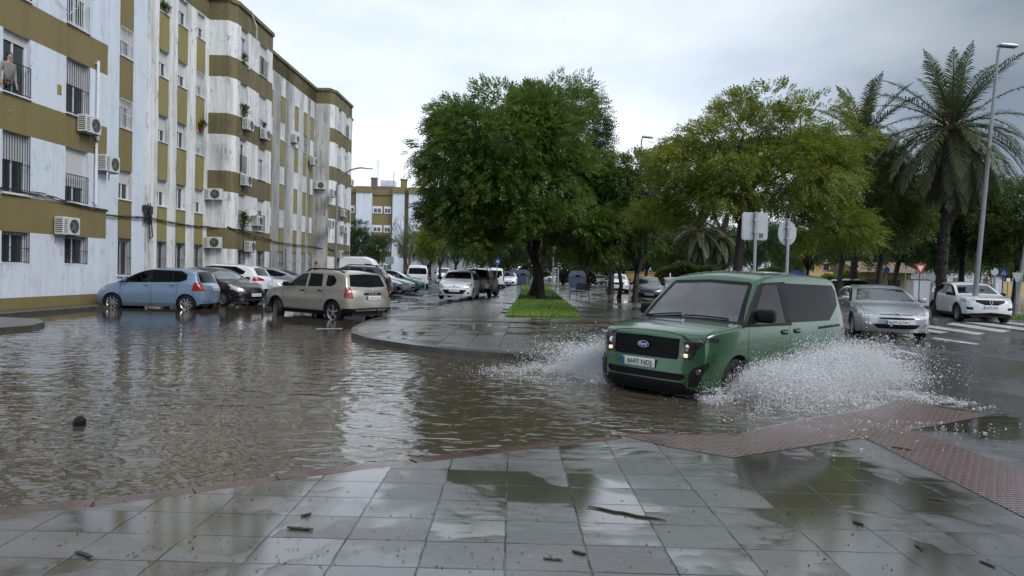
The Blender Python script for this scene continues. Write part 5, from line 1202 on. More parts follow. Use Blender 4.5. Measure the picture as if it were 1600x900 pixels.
def limbs(base, fork, crown_c, R3, rng, r0, n=7, lean=None, mat='bark', sub=3):
    m = MB(); b = Vector(base); f_ = Vector(fork); mid = b.lerp(f_, .5)+Vector((rng.normal(0, .06), rng.normal(0, .06), 0))
    m.tube([b-Vector((0, 0, .15)), b+Vector((0, 0, .02)), b.lerp(mid, .35), mid, f_], [r0*1.3, r0*1.12, r0*.95, r0*.88, r0*.8], 12)
    for k in range(n):
        a = 2*PI*(k+rng.uniform(0, .7))/n; el = rng.uniform(.15, 1.1); e_ = Vector(crown_c)+Vector((R3[0]*.72*math.cos(a)*math.cos(el), R3[1]*.72*math.sin(a)*math.cos(el), R3[2]*.8*math.sin(el)-.1*R3[2]))
        pts = [f_-Vector((0, 0, .2))]; r_ = [r0*.55]
        for q in range(1, 6):
            t_ = q/5; p = f_.lerp(e_, t_)+Vector((rng.normal(0, .12), rng.normal(0, .12), .5*math.sin(t_*PI)*R3[2]*.25)); pts.append(p); r_.append(r0*.55*(1-t_*.85))
        m.tube(pts, r_, 7, cap=False)
        for s_ in range(sub):
            i = rng.integers(2, 6); p0 = pts[min(i, 5)]; dv = Vector((rng.normal(), rng.normal(), rng.normal()*.5+.3)).normalized()*R3[0]*rng.uniform(.2, .42); m.tube([p0, p0+dv*.5+Vector((0, 0, .1)), p0+dv], [r0*.16, r0*.1, r0*.03], 5, cap=False)
    return m
def tree(name, x, y, crown_z, R3, fork_z, r0, lm, nspr, size, label, seed, z0=0.0, cdx=0.0, leaflets=9, nb=36, lump=.30, cat='tree', group='street trees along the avenue', nl=7, wide=.34, lw=.13, extra=None):
    rng = np.random.default_rng(seed); root = empty(name, (x, y, z0)); c = (cdx, 0, crown_z-z0)
    limbs((0, 0, 0), (cdx*.3, 0, fork_z), c, R3, rng, r0, nl).build('trunk', MT['bark'], root, smooth='all')
    P_, D = crown_points(nspr, *R3, rng, nb, lump); P_ = P_+np.array(c)
    if extra:
        for (ex, ey, ez, er, en) in extra:
            q, d2 = crown_points(en, er, er, er*.8, rng, 9, .42); P_ = np.vstack([P_, q+np.array([ex, ey, ez-z0])]); D = np.vstack([D, d2])
    V, F = sprigs(P_, D, size, leaflets, rng, wide, lw); bulk('crown', V, F, LM[lm], root)
    tag(root, label, cat, group); return root
def px_tree(name, px, Z, pxl, pxr, ytop, ybot, fork_y, tw, lm, nspr, size, label, seed, z0=.05, **k):
    s = FPX/Z; h0 = 425+(px-800)*.026; zt = HC+(h0-ytop)/s; zb = HC+(h0-ybot)/s; fz = max(1.2, HC+(h0-fork_y)/s); xc = at((pxl+pxr)/2, Z, 300); x = at(px, Z, 430)
    R3 = ((pxr-pxl)/2/s*1.02, (pxr-pxl)/2/s*.95, (zt-zb)/2*1.03); return tree(name, x, Z, (zt+zb)/2, R3, fz-z0, tw/2/s, lm, nspr, size, label, seed, z0, xc-x, **k)
px_tree('broadleaf_tree', 846, 36, 652, 958, 106, 400, 400, 15, 'main', 15000, .50, 'biggest tree in the middle, dark green feathery crown rising from the island lawn', 3, .13, nb=70, lump=.27, leaflets=11, lw=.12, extra=[(-4.1, 0, 4.3, 2.0, 1500), (-2.5, -1.6, 3.5, 1.7, 1200), (.0, -2.3, 3.7, 1.8, 1200), (2.4, -1.5, 3.5, 1.7, 1200), (3.9, 0, 4.2, 1.9, 1400), (-3.2, 1.5, 3.6, 1.9, 900), (3, 1.6, 3.6, 1.9, 900), (-4.8, 0, 6.8, 1.8, 1200), (4.6, 0, 6.6, 1.8, 1200), (-5.3, 0, 9.3, .8, 150), (0, 0, 6, 2.6, 1300)])
px_tree('broadleaf_tree', 834, 41, 830, 958, 126, 330, 400, 17, 'dark', 5200, .42, 'tree whose darker crown shows behind the upper right of the biggest tree', 5, .13, nb=34, leaflets=7, lump=.36)
px_tree('broadleaf_tree', 1152, 24, 1000, 1345, 152, 372, 345, 15, 'yellow', 11500, .34, 'yellow green spreading tree behind the back of the two grey signs', 8, .03, nb=62, lump=.225, leaflets=9, nl=10, lw=.12, extra=[(-3.0, -.3, 3.5, 1.1, 700), (3.2, 0, 3.3, 1.3, 1000), (-1.2, -.3, 6.0, 1.2, 260)])
px_tree('broadleaf_tree', 993, 36, 935, 1075, 262, 420, 425, 10, 'dark', 3800, .42, 'small dark tree with thin trunk left of the dark grey hatchback', 11, .12, nb=26, leaflets=7, lump=.36)
px_tree('broadleaf_tree', 955, 48, 890, 1030, 300, 428, 425, 11, 'dark', 3000, .5, 'dark tree behind the iron bench on the island', 12, .12, nb=24, leaflets=7, lump=.36)
px_tree('broadleaf_tree', 968, 42, 930, 1010, 330, 425, 425, 7, 'main', 1500, .45, 'slim low tree standing between the two thicker trunks by the bench', 13, .12, nb=16, leaflets=7, lump=.4)
px_tree('broadleaf_tree', 1303, 33, 1270, 1425, 215, 412, 410, 9, 'mid', 6500, .42, 'mid green tree just left of the tall palm, behind the green people carrier', 14, .1, nb=36, leaflets=7)
px_tree('broadleaf_tree', 1372, 36, 1330, 1450, 255, 420, 405, 11, 'mid', 5200, .42, 'mid green tree whose trunk rises behind the silver saloon roof', 15, .1, nb=30, leaflets=7)
px_tree('broadleaf_tree', 1393, 41, 1370, 1500, 280, 425, 405, 9, 'dark', 4200, .5, 'dark tree behind the red bordered triangular sign', 16, .1, nb=26, leaflets=7)
px_tree('broadleaf_tree', 1500, 40, 1455, 1570, 245, 430, 410, 10, 'dark', 5600, .5, 'dark tree filling the gap between the tall palm and the lamp post', 17, .1, nb=30, leaflets=7)
px_tree('broadleaf_tree', 1585, 38, 1525, 1690, 280, 432, 412, 10, 'mid', 5600, .48, 'green tree at the right edge beyond the tall lamp post', 18, .1, nb=32, leaflets=7)
px_tree('broadleaf_tree', 1640, 60, 1560, 1740, 330, 440, 425, 8, 'dark', 3000, .7, 'farther dark tree beyond the right edge post', 19, .1, leaflets=5)
px_tree('evergreen_tree', 560, 78, 540, 585, 345, 412, 408, 4, 'dark', 2200, .55, 'dark evergreen tree right against the far end of the long block', 20, .1, nb=16, leaflets=5, lump=.42, nl=4)
px_tree('evergreen_tree', 592, 80, 572, 612, 368, 412, 408, 4, 'dark', 1600, .55, 'lower dark evergreen tree in front of the distant block', 21, .1, nb=14, leaflets=5, lump=.42, nl=4)
px_tree('broadleaf_tree', 690, 66, 655, 715, 350, 418, 415, 5, 'yellow', 1900, .5, 'small yellow green tree beside the bare tree', 22, .1, nb=18, leaflets=7, lump=.36)
# trees closing the avenue
rngT = random.Random(4); protoT = {}
kinds = [('dark', 'dark crowned tree in far tree line'), ('mid', 'mid green tree in far tree line'), ('main', 'deep green tree in far tree line')]
spots = [(672, 92, 'm'), (712, 100, 'd'), (752, 94, 'd'), (792, 104, 'm'), (835, 98, 'd'), (880, 92, 'm'), (915, 86, 'd'), (940, 104, 'd'), (975, 92, 'm'), (1010, 76, 'd'), (1050, 84, 'm'), (1092, 74, 'd'), (1130, 88, 'm'), (1180, 78, 'd'), (1225, 96, 'm'), (1262, 84, 'd'), (1320, 82, 'm'), (1360, 72, 'd'), (1420, 88, 'd'), (1465, 76, 'm'), (1530, 84, 'd'), (1590, 78, 'm'), (1650, 80, 'd'), (1010, 125, 'd'), (1100, 120, 'm'), (860, 130, 'd'), (780, 135, 'm')]
wherel = {672: 'left of the biggest tree by the bare branches', 712: 'above the dark grey crossing saloon', 752: 'above the van seen from behind', 792: 'above the blue containers', 835: 'straight behind the big trunk', 880: 'just right of the big trunk', 915: 'above the small grey container', 940: 'above the tiny far traffic', 975: 'above the white crossover', 1010: 'above the dark grey hatchback', 1050: 'above the left end of the hedge', 1092: 'above the middle of the hedge', 1130: 'left of the trunk behind the signs', 1180: 'behind the square sign', 1225: 'behind the round sign', 1262: 'over the yellow house', 1320: 'right of the yellow house', 1360: 'over the tiled shed', 1420: 'behind the triangular sign', 1465: 'behind the tall palm trunk', 1530: 'behind the tall lamp post', 1590: 'behind the pedestrian sign', 1650: 'past the right edge'}
for i, (px, Z, k) in enumerate(spots):
    zz = {'d': 0, 'm': 1}[k] if i % 3 else 2; nm, lab0 = kinds[zz]
    x = at(px, Z); lab = lab0+', '+wherel.get(px, 'in its second row' if px != 860 else 'in its last row'); 
    if (px, Z) in ((1010, 125), (780, 135)): lab = lab0.replace('far tree line', 'last row of the avenue')+(', by the hedge end' if px == 1010 else ', behind the containers')
    if zz not in protoT:
        o = tree('avenue_tree', x, Z, 5.2, (4.6, 4.4, 3.0), 2.4, .22, nm, 2600, .72, lab, 40+i, .05, leaflets=7, nb=30, lump=.33, group='trees closing the far end of the avenue'); protoT[zz] = o
    else:
        o = copy_tree(protoT[zz]); o.location = (x, Z, .05); o.rotation_euler = (0, 0, rngT.uniform(0, 6)); s_ = rngT.uniform(.85, 1.15); o.scale = (s_, s_, s_*rngT.uniform(.9, 1.15)); tag(o, lab, 'tree', 'trees closing the far end of the avenue')
# bare tree
rng = np.random.default_rng(9); bt = empty('bare_tree', (at(640, 70), 70, .05)); m = MB()
def branch(m, p, d, ln, r, lev):
    pts = [p]; q = p.copy(); dd = d.copy()
    for i in range(4): dd = (dd+Vector((rng.normal(0, .13), rng.normal(0, .13), rng.normal(.05, .08)))).normalized(); q = q+dd*ln/4; pts.append(q.copy())
    m.tube(pts, [r, r*.9, r*.8, r*.68, r*.55], 5 if lev > 1 else 8, cap=False)
    if lev < 5:
        for k in range(3 if lev < 4 else 4):
            nd = (dd+Vector((rng.normal(0, .5), rng.normal(0, .5), rng.normal(.1, .35)))).normalized(); branch(m, pts[rng.integers(2, 5)], nd, ln*rng.uniform(.55, .8), max(.012, r*.5), lev+1)
branch(m, Vector((0, 0, 0)), Vector((.0, 0, 1)), 3.0, .16, 1)
branch(m, Vector((0, 0, 1.0)), Vector((-.25, 0, 1)), 2.8, .10, 1)
m.build('trunk', LM['twig'], bt, fix=False); tag(bt, 'leafless tree with fine bare twigs in front of the distant block', 'tree', 'street trees along the avenue')
lt = empty('leaning_trunk_tree', (at(650, 68), 68, .05)); m = MB(); m.tube([(0, 0, 0), (.5, 0, 1.0), (1.4, 0, 2.2), (2.0, 0, 3.2), (1.9, 0, 4.4)], [.22, .2, .17, .13, .08], 8); m.tube([(1.0, 0, 1.6), (.4, 0, 2.6), (-.1, .2, 3.8)], [.1, .07, .03], 6); m.build('trunk', MT['bark'], lt, smooth='all')
P_, D = crown_points(700, 1.5, 1.3, 1.4, rng, 12, .4); V, F = sprigs(P_+np.array([2.0, 0, 4.6]), D, .45, 7, rng); bulk('crown', V, F, LM['yellow'], lt); tag(lt, 'tree with a dark leaning forked trunk right of the bare tree', 'tree', 'street trees along the avenue')
# palms
def palm(px, Z, ycrown, fl_, nf, r0, label, seed, z0=.1, leafm='palm', droop=1.0, dead=16):
    rng = np.random.default_rng(seed); s = FPX/Z; h0 = 425+(px-800)*.026; zc_ = HC+(h0-ycrown)/s-z0; root = empty('palm_tree', (at(px, Z, 430), Z, z0)); lean = at(px+8, Z)-at(px, Z)
    m = MB(); n = 26; pts = [(lean*(i/n), 0, zc_*i/n-.1) for i in range(n+1)]; rr = [r0*(1.25-.45*min(1, i/6)*1)*(1+(.06 if i % 2 else -.04))*(1.25 if i > n-3 else 1) for i in range(n+1)]
    m.tube(pts, rr, 14); rngp = random.Random(seed)
    for i in range(90):
        z = zc_*(i/90)**.9; a = i*2.4; m.box((lean*z/zc_+math.cos(a)*r0*.88, math.sin(a)*r0*.88, z), (.10, .10, .09), rot=Matrix.Rotation(a, 3, 'Z') @ Matrix.Rotation(.6, 3, 'Y'))
    m.build('trunk', MT['palmbark'], root)
    for grp, cnt, mat in (('live', nf, leafm), ('dead', dead, 'palmdead')):
        for f_ in range(cnt):
            a = f_*2.399+rng.uniform(-.2, .2); el = (math.radians(84)-math.radians(116)*(f_/cnt)**.8) if grp == 'live' else math.radians(rng.uniform(-55, -15))
            L_ = fl_*rng.uniform(.85, 1.08)*(1 if grp == 'live' else .9); c = np.array([lean, 0, zc_]); d = np.array([math.cos(a)*math.cos(el), math.sin(a)*math.cos(el), math.sin(el)]); pts = []; dd = d.copy(); p = c.copy(); N_ = 14
            for i in range(N_+1):
                pts.append(p.copy()); dd = dd+np.array([0, 0, -1.])*((.085*droop if (grp == 'dead' or f_ > cnt*.3) else .05)+.02*i/N_+(.10 if grp == 'dead' else 0)); dd /= np.linalg.norm(dd); p = p+dd*L_/N_
            pts = np.array(pts); V, F = [], []; nl = 46
            for i in range(nl):
                t_ = .12+.88*i/nl; fi = t_*N_; k = min(int(fi), N_-1); b = pts[k]+(pts[k+1]-pts[k])*(fi-k); ax = pts[k+1]-pts[k]; ax /= np.linalg.norm(ax); up = np.array([0, 0, 1.]); sd = np.cross(ax, up); sd /= max(1e-6, np.linalg.norm(sd)); un = np.cross(sd, ax)
                ll = L_*.15*math.sin(PI*min(1, .18+t_*.86))**.6+.06
                for s_ in (1, -1):
                    dr = ax*.75+sd*s_*.75+un*(.30 if grp == 'live' else -.1)+rng.normal(0, .09, 3)+np.array([0, 0, -.18]); dr /= np.linalg.norm(dr); w = .022*(24/FPX*Z if Z > 24 else 1)*1.45; wv_ = np.cross(dr, un); wv_ /= np.linalg.norm(wv_)
                    e = b+dr*ll+np.array([0, 0, -.22*ll]); j = len(V); V += [b-wv_*w*.6, b+wv_*w*.6, b+dr*ll*.55+wv_*w, e, b+dr*ll*.55-wv_*w]; F.append((j, j+1, j+2, j+4)); F.append((j+2, j+3, j+4, j+4))
            m2 = MB(); m2.tube([tuple(q) for q in pts], [.035*(1-.85*i/N_)+.004 for i in range(N_+1)], 4, cap=False); m2.add([tuple(v) for v in V], [f if f[2] != f[3] else f[:3] for f in F]); m2.build('frond', LM[mat], root, fix=False)
    for k in range(5):
        a = k*1.3; m3 = MB(); c = Vector((lean, 0, zc_))
        for q in range(9):
            e = c+Vector((math.cos(a+rng.normal(0, .15))*(.7+rng.uniform(0, .3)), math.sin(a+rng.normal(0, .15))*.8, .35-rng.uniform(0, .7))); m3.tube([c, c.lerp(e, .6)+Vector((0, 0, .2)), e], [.012, .01, .02], 4)
        m3.build('fruit_stalk', FR, root)
    tag(root, label, 'palm tree', 'date palms on the verge'); return root
FR = simple('orange_fruit_stalks', (.26, .07, .02), .6)
palm(1470, 30, 205, 4.3, 58, .235, 'tall date palm with a full crown, right of the yellow green trees', 31, droop=1.25, dead=26)
palm(1332, 42, 220, 4.2, 44, .24, 'farther palm whose crown tops the yellow green trees, left of the tall palm', 32, droop=1.3, dead=12)
palm(1082, 62, 362, 3.4, 24, .28, 'low palm with hanging fronds behind the hedge', 33, dead=14)
palm(1118, 70, 372, 3.2, 20, .26, 'second low palm behind the hedge, nearer the trunk behind the signs', 34, dead=12)
# hedge
def hedge(pxa, pxb, Z, h, label, seed, mat='hedge', n=5200):
    rng = np.random.default_rng(seed); xa, xb = at(pxa, Z), at(pxb, Z); X = rng.uniform(xa, xb, n); top = h*(1+.10*np.sin(X*1.1)+.06*np.sin(X*2.7)); Y = Z+rng.uniform(-.8, .8, n); Zc = rng.uniform(.05, 1, n)**.6*top
    D = np.stack([rng.normal(0, .6, n), -.5+rng.normal(0, .5, n), rng.uniform(0, 1, n)], 1); V, F = sprigs(np.stack([X, Y, Zc], 1), D, .28, 7, rng, .5, .3); root = bulk('hedge', V, F, LM[mat]); tag(root, label, 'hedge', None); return root
hedge(1028, 1145, 50, 2.2, 'clipped green hedge behind the roof of the people carrier, left of the signs', 1)
hedge(1178, 1245, 50, 2.0, 'green hedge between the round sign and the yellow house', 2, n=3000)
hedge(1290, 1330, 48, 2.0, 'lighter green hedge bush right of the yellow house', 3, 'yellow', 2000)
hedge(870, 930, 88, 1.6, 'low dark hedge far behind the bench', 4, 'dark', 1800)
rng = np.random.default_rng(88); n = 16000; X = rng.uniform(-45, 190, n); Y = 170+rng.uniform(-3, 3, n); hh = 7.5+2.2*np.sin(X*.21)+1.4*np.sin(X*.53+1)+.8*np.sin(X*1.3); Z = rng.uniform(0, 1, n)**.75*hh
V, F = sprigs(np.stack([X, Y, Z], 1), rng.normal(size=(n, 3)), 1.7, 5, rng, .5, .32); tag(bulk('distant_wood', V, F, LM['dark']), 'dark band of far-off trees closing the view at the end of the avenue', 'trees', kind='stuff')
# ------------------------------------------------------------ street furniture
def lamp_post(px, Z, ytop, head_dx, label, base=.05, r=.09, lean=0.0, mat='pole', arm=.6):
    s = FPX/Z; h = HC+(425+(px-800)*.026-ytop)/s-base; root = empty('street_lamp', (at(px, Z, 430), Z, base))
    m = MB(); m.tube([(0, 0, 0), (0, 0, .5), (0, 0, .52), (lean, 0, h)], [r*1.25, r*1.25, r, r*.55], 12); m.lathe([(r*2, 0), (r*2, .04), (r*1.3, .08)], n=12); m.box((r*1.2, -.0, .9), (.02, .10, .3)); m.build('pole', MT[mat], root, smooth=True)
    m = MB(); s_ = 1 if head_dx > 0 else -1; m.tube([(lean, 0, h-.05), (lean+s_*arm*.5, 0, h+.12), (lean+s_*arm, 0, h+.16)], .035, 8); m.build('arm', MT[mat], root, smooth=True)
    hd = rbox('lamp_head', (lean+s_*(arm+.25), 0, h+.17), (.75, .28, .13), MT['metal'], root, (0, s_*.06, 0), .05)
    tag(root, label, 'street lamp', 'street lamps'); return root
l1 = lamp_post(1524, 27.5, 80, 1, 'tall grey street lamp leaning slightly beside the tall palm', .15, .10, .55, 'pole', .1)
l2 = lamp_post(1590, 34, 290, 1, 'grey pole at the right edge of the street beyond the tall lamp', .13, .11, .7)
l3 = lamp_post(996, 46, 219, 1, 'street lamp rising above the dark trees left of the yellow green tree', .05, .09, .0, 'pole', .15)
l4 = lamp_post(393+270, 74, 320, -1, 'thin lamp pole in front of the distant block beside the bare tree', .05, .08, 0, 'metal', .3)
# curved lamp at the building
X4, Z4 = at(524, 45), 45; root = empty('street_lamp', (X4, Z4, .09)); m = MB(); pts = [(0, 0, 0), (0, 0, 6.8)]+[(1.75*(1-math.cos(a)), 0, 6.8+1.25*math.sin(a)) for a in np.linspace(0.15, PI/2, 8)]; m.tube(pts, [.09, .07]+[.05]*8, 10); m.lathe([(.16, 0), (.16, .3), (.09, .34)], n=10); m.build('pole', MT['pole'], root, smooth=True)
rbox('lamp_head', (2.0, 0, 8.02), (.65, .22, .10), MT['white'], root, bev=.04); tag(root, 'street lamp with a curved arm against the far bay of the long block', 'street lamp', 'street lamps')
def sign(name, x, y, z0, h, shape, size, mats, label, rz=0.0, pole_r=.035, group='road signs', bands=True):
    """panel centre at height h; mats=(face towards camera, other)"""
    root = empty(name, (x, y, z0), rz); m = MB(); m.tube([(0, .05, 0), (0, .05, h+size*.5)], pole_r, 10); m.build('post', MT['pole'], root, smooth=True)
    if shape == 'round': poly = [(size/2*math.cos(2*PI*k/28), size/2*math.sin(2*PI*k/28)) for k in range(28)]
    elif shape == 'yield': poly = [(0, -size*.58), (.06, -size*.55), (size*.5, size*.26), (size*.46, size*.34), (-size*.46, size*.34), (-size*.5, size*.26), (-.06, -size*.55)]
    else:
        w, hh, r = size/2, size*(shape if isinstance(shape, float) else 1)/2, .04; poly = [(w-r, -hh), (w, -hh+r), (w, hh-r), (w-r, hh), (-w+r, hh), (-w, hh-r), (-w, -hh+r), (-w+r, -hh)]
    m = MB(); m.prism(poly, 0, .02, axes=((0, 0, h), (1, 0, 0), (0, 0, 1), (0, 1, 0))); p = m.build('panel', MT[mats[0]], root)
    tag(root, label, 'road sign', group); return root, p
def flat(poly, y, h, mat, name, root): m = MB(); m.prism(poly, 0, .004, axes=((0, y-.004, h), (1, 0, 0), (0, 0, 1), (0, 1, 0))); return m.build(name, MT[mat], root)
# the two seen from behind: post in front of the panel
def back_sign(px, Z, y0, y1, shape, label, w):
    s = FPX/Z; h0 = 425+(px-800)*.026; zc_ = HC+(h0-(y0+y1)/2)/s; hgt = (y1-y0)/s; root = empty('road_sign', (at(px, Z, 380), Z, .0), R(4)); m = MB(); m.tube([(0, 0, 0), (0, 0, zc_+hgt*.52)], .045, 10); m.build('post', MT['metal'], root, smooth=True)
    if shape == 'round': poly = [(w/2*math.cos(2*PI*k/28), hgt/2*math.sin(2*PI*k/28)) for k in range(28)]
    else: r = .07; a, b = w/2, hgt/2; poly = [(a-r, -b), (a-.02, -b+.02), (a, -b+r), (a, b-r), (a-.02, b-.02), (a-r, b), (-a+r, b), (-a+.02, b-.02), (-a, b-r), (-a, -b+r), (-a+.02, -b+.02), (-a+r, -b)]
    m = MB(); m.prism(poly, 0, .025, axes=((0, .06, zc_), (1, 0, 0), (0, 0, 1), (0, 1, 0))); p = m.build('panel', MT['signback'], root); 
    inner = [(x*.93, y*.93) for x, y in poly]; m = MB(); m.prism(inner, 0, .012, axes=((0, .052, zc_), (1, 0, 0), (0, 0, 1), (0, 1, 0))); m.build('panel_ridge', MT['signback'], p)
    m = MB(); 
    for dz in (-.22, .22): m.box((0, .0, zc_+hgt*dz), (.14, .12, .04))
    m.build('clamp', MT['metal'], root)
    if shape != 'round': m = MB(); m.box((w*.24, .045, zc_-hgt*.33), (.13, .006, .13)); m.build('sticker', MT['kerb_red'], p)
    tag(root, label, 'road sign', 'road signs'); return root
back_sign(1180, 20, 332, 375, 'sq', 'square grey road sign seen from behind, left one of the pair before the tree', .78)
back_sign(1231, 20, 345, 384, 'round', 'round grey road sign seen from behind, right one of the pair before the tree', .56)
r_, p_ = sign('road_sign', at(1438, 37), 37, .13, HC+(441.5-418)/FPX*37-.13, 'yield', .62, ('red',), 'red bordered give way triangle beside the tall palm trunk'); flat([(0, -.24), (.18, .10), (-.18, .10)], -.002, HC+(441.5-418)/FPX*37-.13, 'white', 'white_field', p_)
r_, p_ = sign('road_sign', at(1568, 38), 38, .13, HC+(445-426)/FPX*38-.13, 'sq', .42, ('blue',), 'blue pedestrian crossing sign behind the white crossover'); hh = HC+(445-426)/FPX*38-.13
flat([(-.15, -.12), (.15, -.12), (0, .15)], -.002, hh, 'white', 'white_triangle', p_); m = MB(); m.tube([(0, -.012, hh+.06), (0, -.012, hh-.02), (.04, -.012, hh-.10)], .012, 5); m.tube([(0, -.012, hh-.02), (-.04, -.012, hh-.10)], .012, 5); m.build('walking_figure', MT['ink'], p_)
sign('road_sign', at(1590, 33), 33, .13, HC+(445-431)/FPX*33-.13, 'yield', .50, ('signback',), 'grey back of a triangular road sign at the right edge')
r_, p_ = sign('road_sign', at(1385, 44), 44, .1, HC+(440-422)/FPX*44-.1, 'round', .42, ('blue',), 'small round blue sign under the trees right of the dark estate car')
r_, p_ = sign('road_sign', at(777, 60), 58, .12, HC+(424-408)/FPX*58-.12, 'round', .62, ('blue',), 'round blue arrow sign on a thin post left of the big trunk'); hh = HC+(424-408)/FPX*58-.12
flat([(.20, 0), (.02, .16), (.02, .05), (-.18, .05), (-.18, -.05), (.02, -.05), (.02, -.16)], -.002, hh, 'white', 'white_arrow', p_)
sign('road_sign', at(608, 48), 48, .1, HC+(420-407)/FPX*48-.1, .85, .60, ('signback',), 'square grey sign back beside the large white van')
sign('road_sign', at(1554, 46), 46, .1, HC+(444-424)/FPX*46-.1, 'round', .5, ('signback',), 'round grey sign back next to the pedestrian sign')
r_, p_ = sign('road_sign', at(1576, 47), 47, .1, HC+(444-436)/FPX*47-.1, 'sq', .24, ('white',), 'small square white sign low behind the white crossover')
# twin steel posts and small post
for px, lab in ((864, 'left one of two slim steel posts right of the big trunk'), (872, 'right one of two slim steel posts right of the big trunk')):
    m = MB(); m.tube([(at(px, 62), 62, .1), (at(px, 62), 62, 3.9)], .07, 8); m.lathe([(.14, .1), (.14, .16), (.08, .2)], (at(px, 62), 62, 0), n=8); tag(m.build('steel_post', MT['metal'], smooth=True), lab, 'post', 'steel posts')
m = MB(); x = at(824, 56); m.tube([(x, 56, .1), (x, 56, 1.1)], .05, 8); m.lathe([(.0, 1.16), (.05, 1.1)], (x, 56, 0), n=8); tag(m.build('bollard', MT['olive_light'], smooth=True), 'thin yellowish post at the far tip of the lawn', 'bollard')
m = MB(); x = at(1047, 46); m.tube([(x, 46, .1), (x, 46, 1.75)], .05, 8); m.lathe([(.08, .1), (.08, .2), (.05, .22)], (x, 46, 0), n=8); tag(m.build('white_post', MT['white'], smooth=True), 'thin white post in front of the hedge', 'post')
# recycling containers
def container(px, Z, w, label, mat):
    root = empty('recycling_container', (at(px, Z), Z, .12)); m = MB(); prof = [(-w/2, 0), (w/2, 0), (w/2+.08, 1.1), (w*.34, 1.62), (-w*.34, 1.62), (-w/2-.08, 1.1)]
    m.prism(prof, -.7, .7, axes=((0, 0, .05), (1, 0, 0), (0, 0, 1), (0, 1, 0))); m.build('body', mat, root); m = MB(); m.prism([(-w/2-.12, 1.12), (w/2+.12, 1.12), (w*.36, 1.70), (-w*.36, 1.70)], -.74, .74, axes=((0, 0, .05), (1, 0, 0), (0, 0, 1), (0, 1, 0))); m.build('lid', MT['contlid'], root)
    m = MB(); m.box((0, -.72, 1.2), (.5, .05, .2)); m.build('slot', MT['black'], root); m = MB()
    for s_ in (1, -1): m.box((s_*w*.35, 0, .04), (.15, 1.2, .08))
    m.build('foot', MT['black'], root); tag(root, label, 'container', 'recycling containers'); return root
MT['cont'] = simple('slate_blue_container', (.035, .05, .09), .45); MT['contlid'] = simple('slate_container_lid', (.07, .09, .14), .4)
container(806, 84, 1.7, 'blue grey recycling container, left one of the pair left of the big trunk', MT['cont']); container(817, 82, 1.6, 'blue grey recycling container, right one of the pair nearest the big trunk', MT['cont'])
container(902, 72, 1.6, 'single dark container with pale roof between the steel posts and bench', MT['cont'])
# bench
bx, by = at(905, 38.5), 38.5; root = empty('park_bench', (bx, by, .125), R(-68)); m = MB()
for k in range(4): m.box((0, -.18+.12*k, .44), (1.7, .09, .035))
m.build('seat', MT['bark'], root); m = MB()
for k in range(3): m.box((0, .27+.03*k, .56+.13*k), (1.7, .03, .10), rot=Matrix.Rotation(-.2, 3, 'X'))
m.build('backrest', MT['bark'], root)
for s_ in (-.72, .72):
    for dy, e_ in ((-.18, -.24), (.22, .32)):
        m = MB(); m.tube([(s_, e_, 0), (s_, dy, .25), (s_, dy, .43)], .022, 6); 
        if dy > 0: m.tube([(s_, .22, .43), (s_, .36, .9)], .02, 6)
        m.build('leg', MT['bars_black'], root)
tag(root, 'dark slatted park bench on the island right of the lawn', 'bench')
# guard rail by the cross street, low steel fence
root = empty('guard_rail', (at(700, 66), 66, .05)); m = MB(); xa, xb = at(612, 66)-at(700, 66), at(770, 66)-at(700, 66); m.box(((xa+xb)/2, 0, .72), (xb-xa, .06, .09)); m.box(((xa+xb)/2, 0, .42), (xb-xa, .06, .07)); m.build('rail', MT['metal'], root)
for k in range(8): m = MB(); m.tube([(xa+(xb-xa)*k/7, .04, 0), (xa+(xb-xa)*k/7, .04, .78)], .04, 6); m.build('post', MT['metal'], root)
tag(root, 'low steel guard rail across the end of the street behind the minibus', 'railing')
# cabinet, shed, fence, yellow house on the right
root = empty('utility_cabinet', (at(1446, 38), 38.6, .13)); m = MB(); m.box((0, 0, .8), (.95, .6, 1.35)); m.build('body', MT['white'], root); m = MB(); m.box((0, 0, .06), (1.0, .65, .14)); m.build('plinth', MT['kerb'], root)
for s_ in (-.24, .24): m = MB(); m.box((s_, -.306, .8), (.44, .02, 1.25)); m.build('door', MT['wall_clean'], root)
m = MB(); m.box((0, 0, 1.50), (1.02, .66, .05)); m.build('roof', MT['white'], root); tag(root, 'white utility cabinet beside the tall palm trunk', 'cabinet')
Zs = 52; root = empty('tiled_shed', (at(1395, Zs), Zs, .1)); xa, xb = at(1345, Zs)-at(1395, Zs), at(1428, Zs)-at(1395, Zs); m = MB(); m.box(((xa+xb)/2, 2.5, 1.1), (xb-xa, 4, 2.2)); m.build('wall', MT['ochre'] if 'ochre' in MT else MT['olive_light'], root)
m = MB(); m.prism([(-.5, 2.15), (4.9, 2.15), (2.3, 3.0)], xa-.4, xb+.4, axes=((0, 0, 0), (0, 1, 0), (0, 0, 1), (1, 0, 0))); m.build('roof', simple('brown_roof_tiles', (.16, .11, .07), .8, var=.4, sc=8), root)
for k in range(2): m = MB(); m.box((xa+(xb-xa)*(.3+.4*k), .48, 1.2), (.9, .06, .8)); m.build('window', MT['pane'], root)
tag(root, 'low shed with a brown tiled roof under the trees', 'shed')
Zy = 105; xc = at(1262, Zy); root = empty('yellow_house', (xc, Zy, .1)); MT['ochre'] = simple('ochre_wall', (.52, .36, .14), .8); m = MB(); m.box((1.0, 4, 2.4), (7.5, 7, 4.8)); m.build('wall', MT['ochre'], root); m = MB(); m.box((-1.4, 4, 5.4), (3.2, 6, 1.4)); m.build('upper_wall', MT['white'], root)
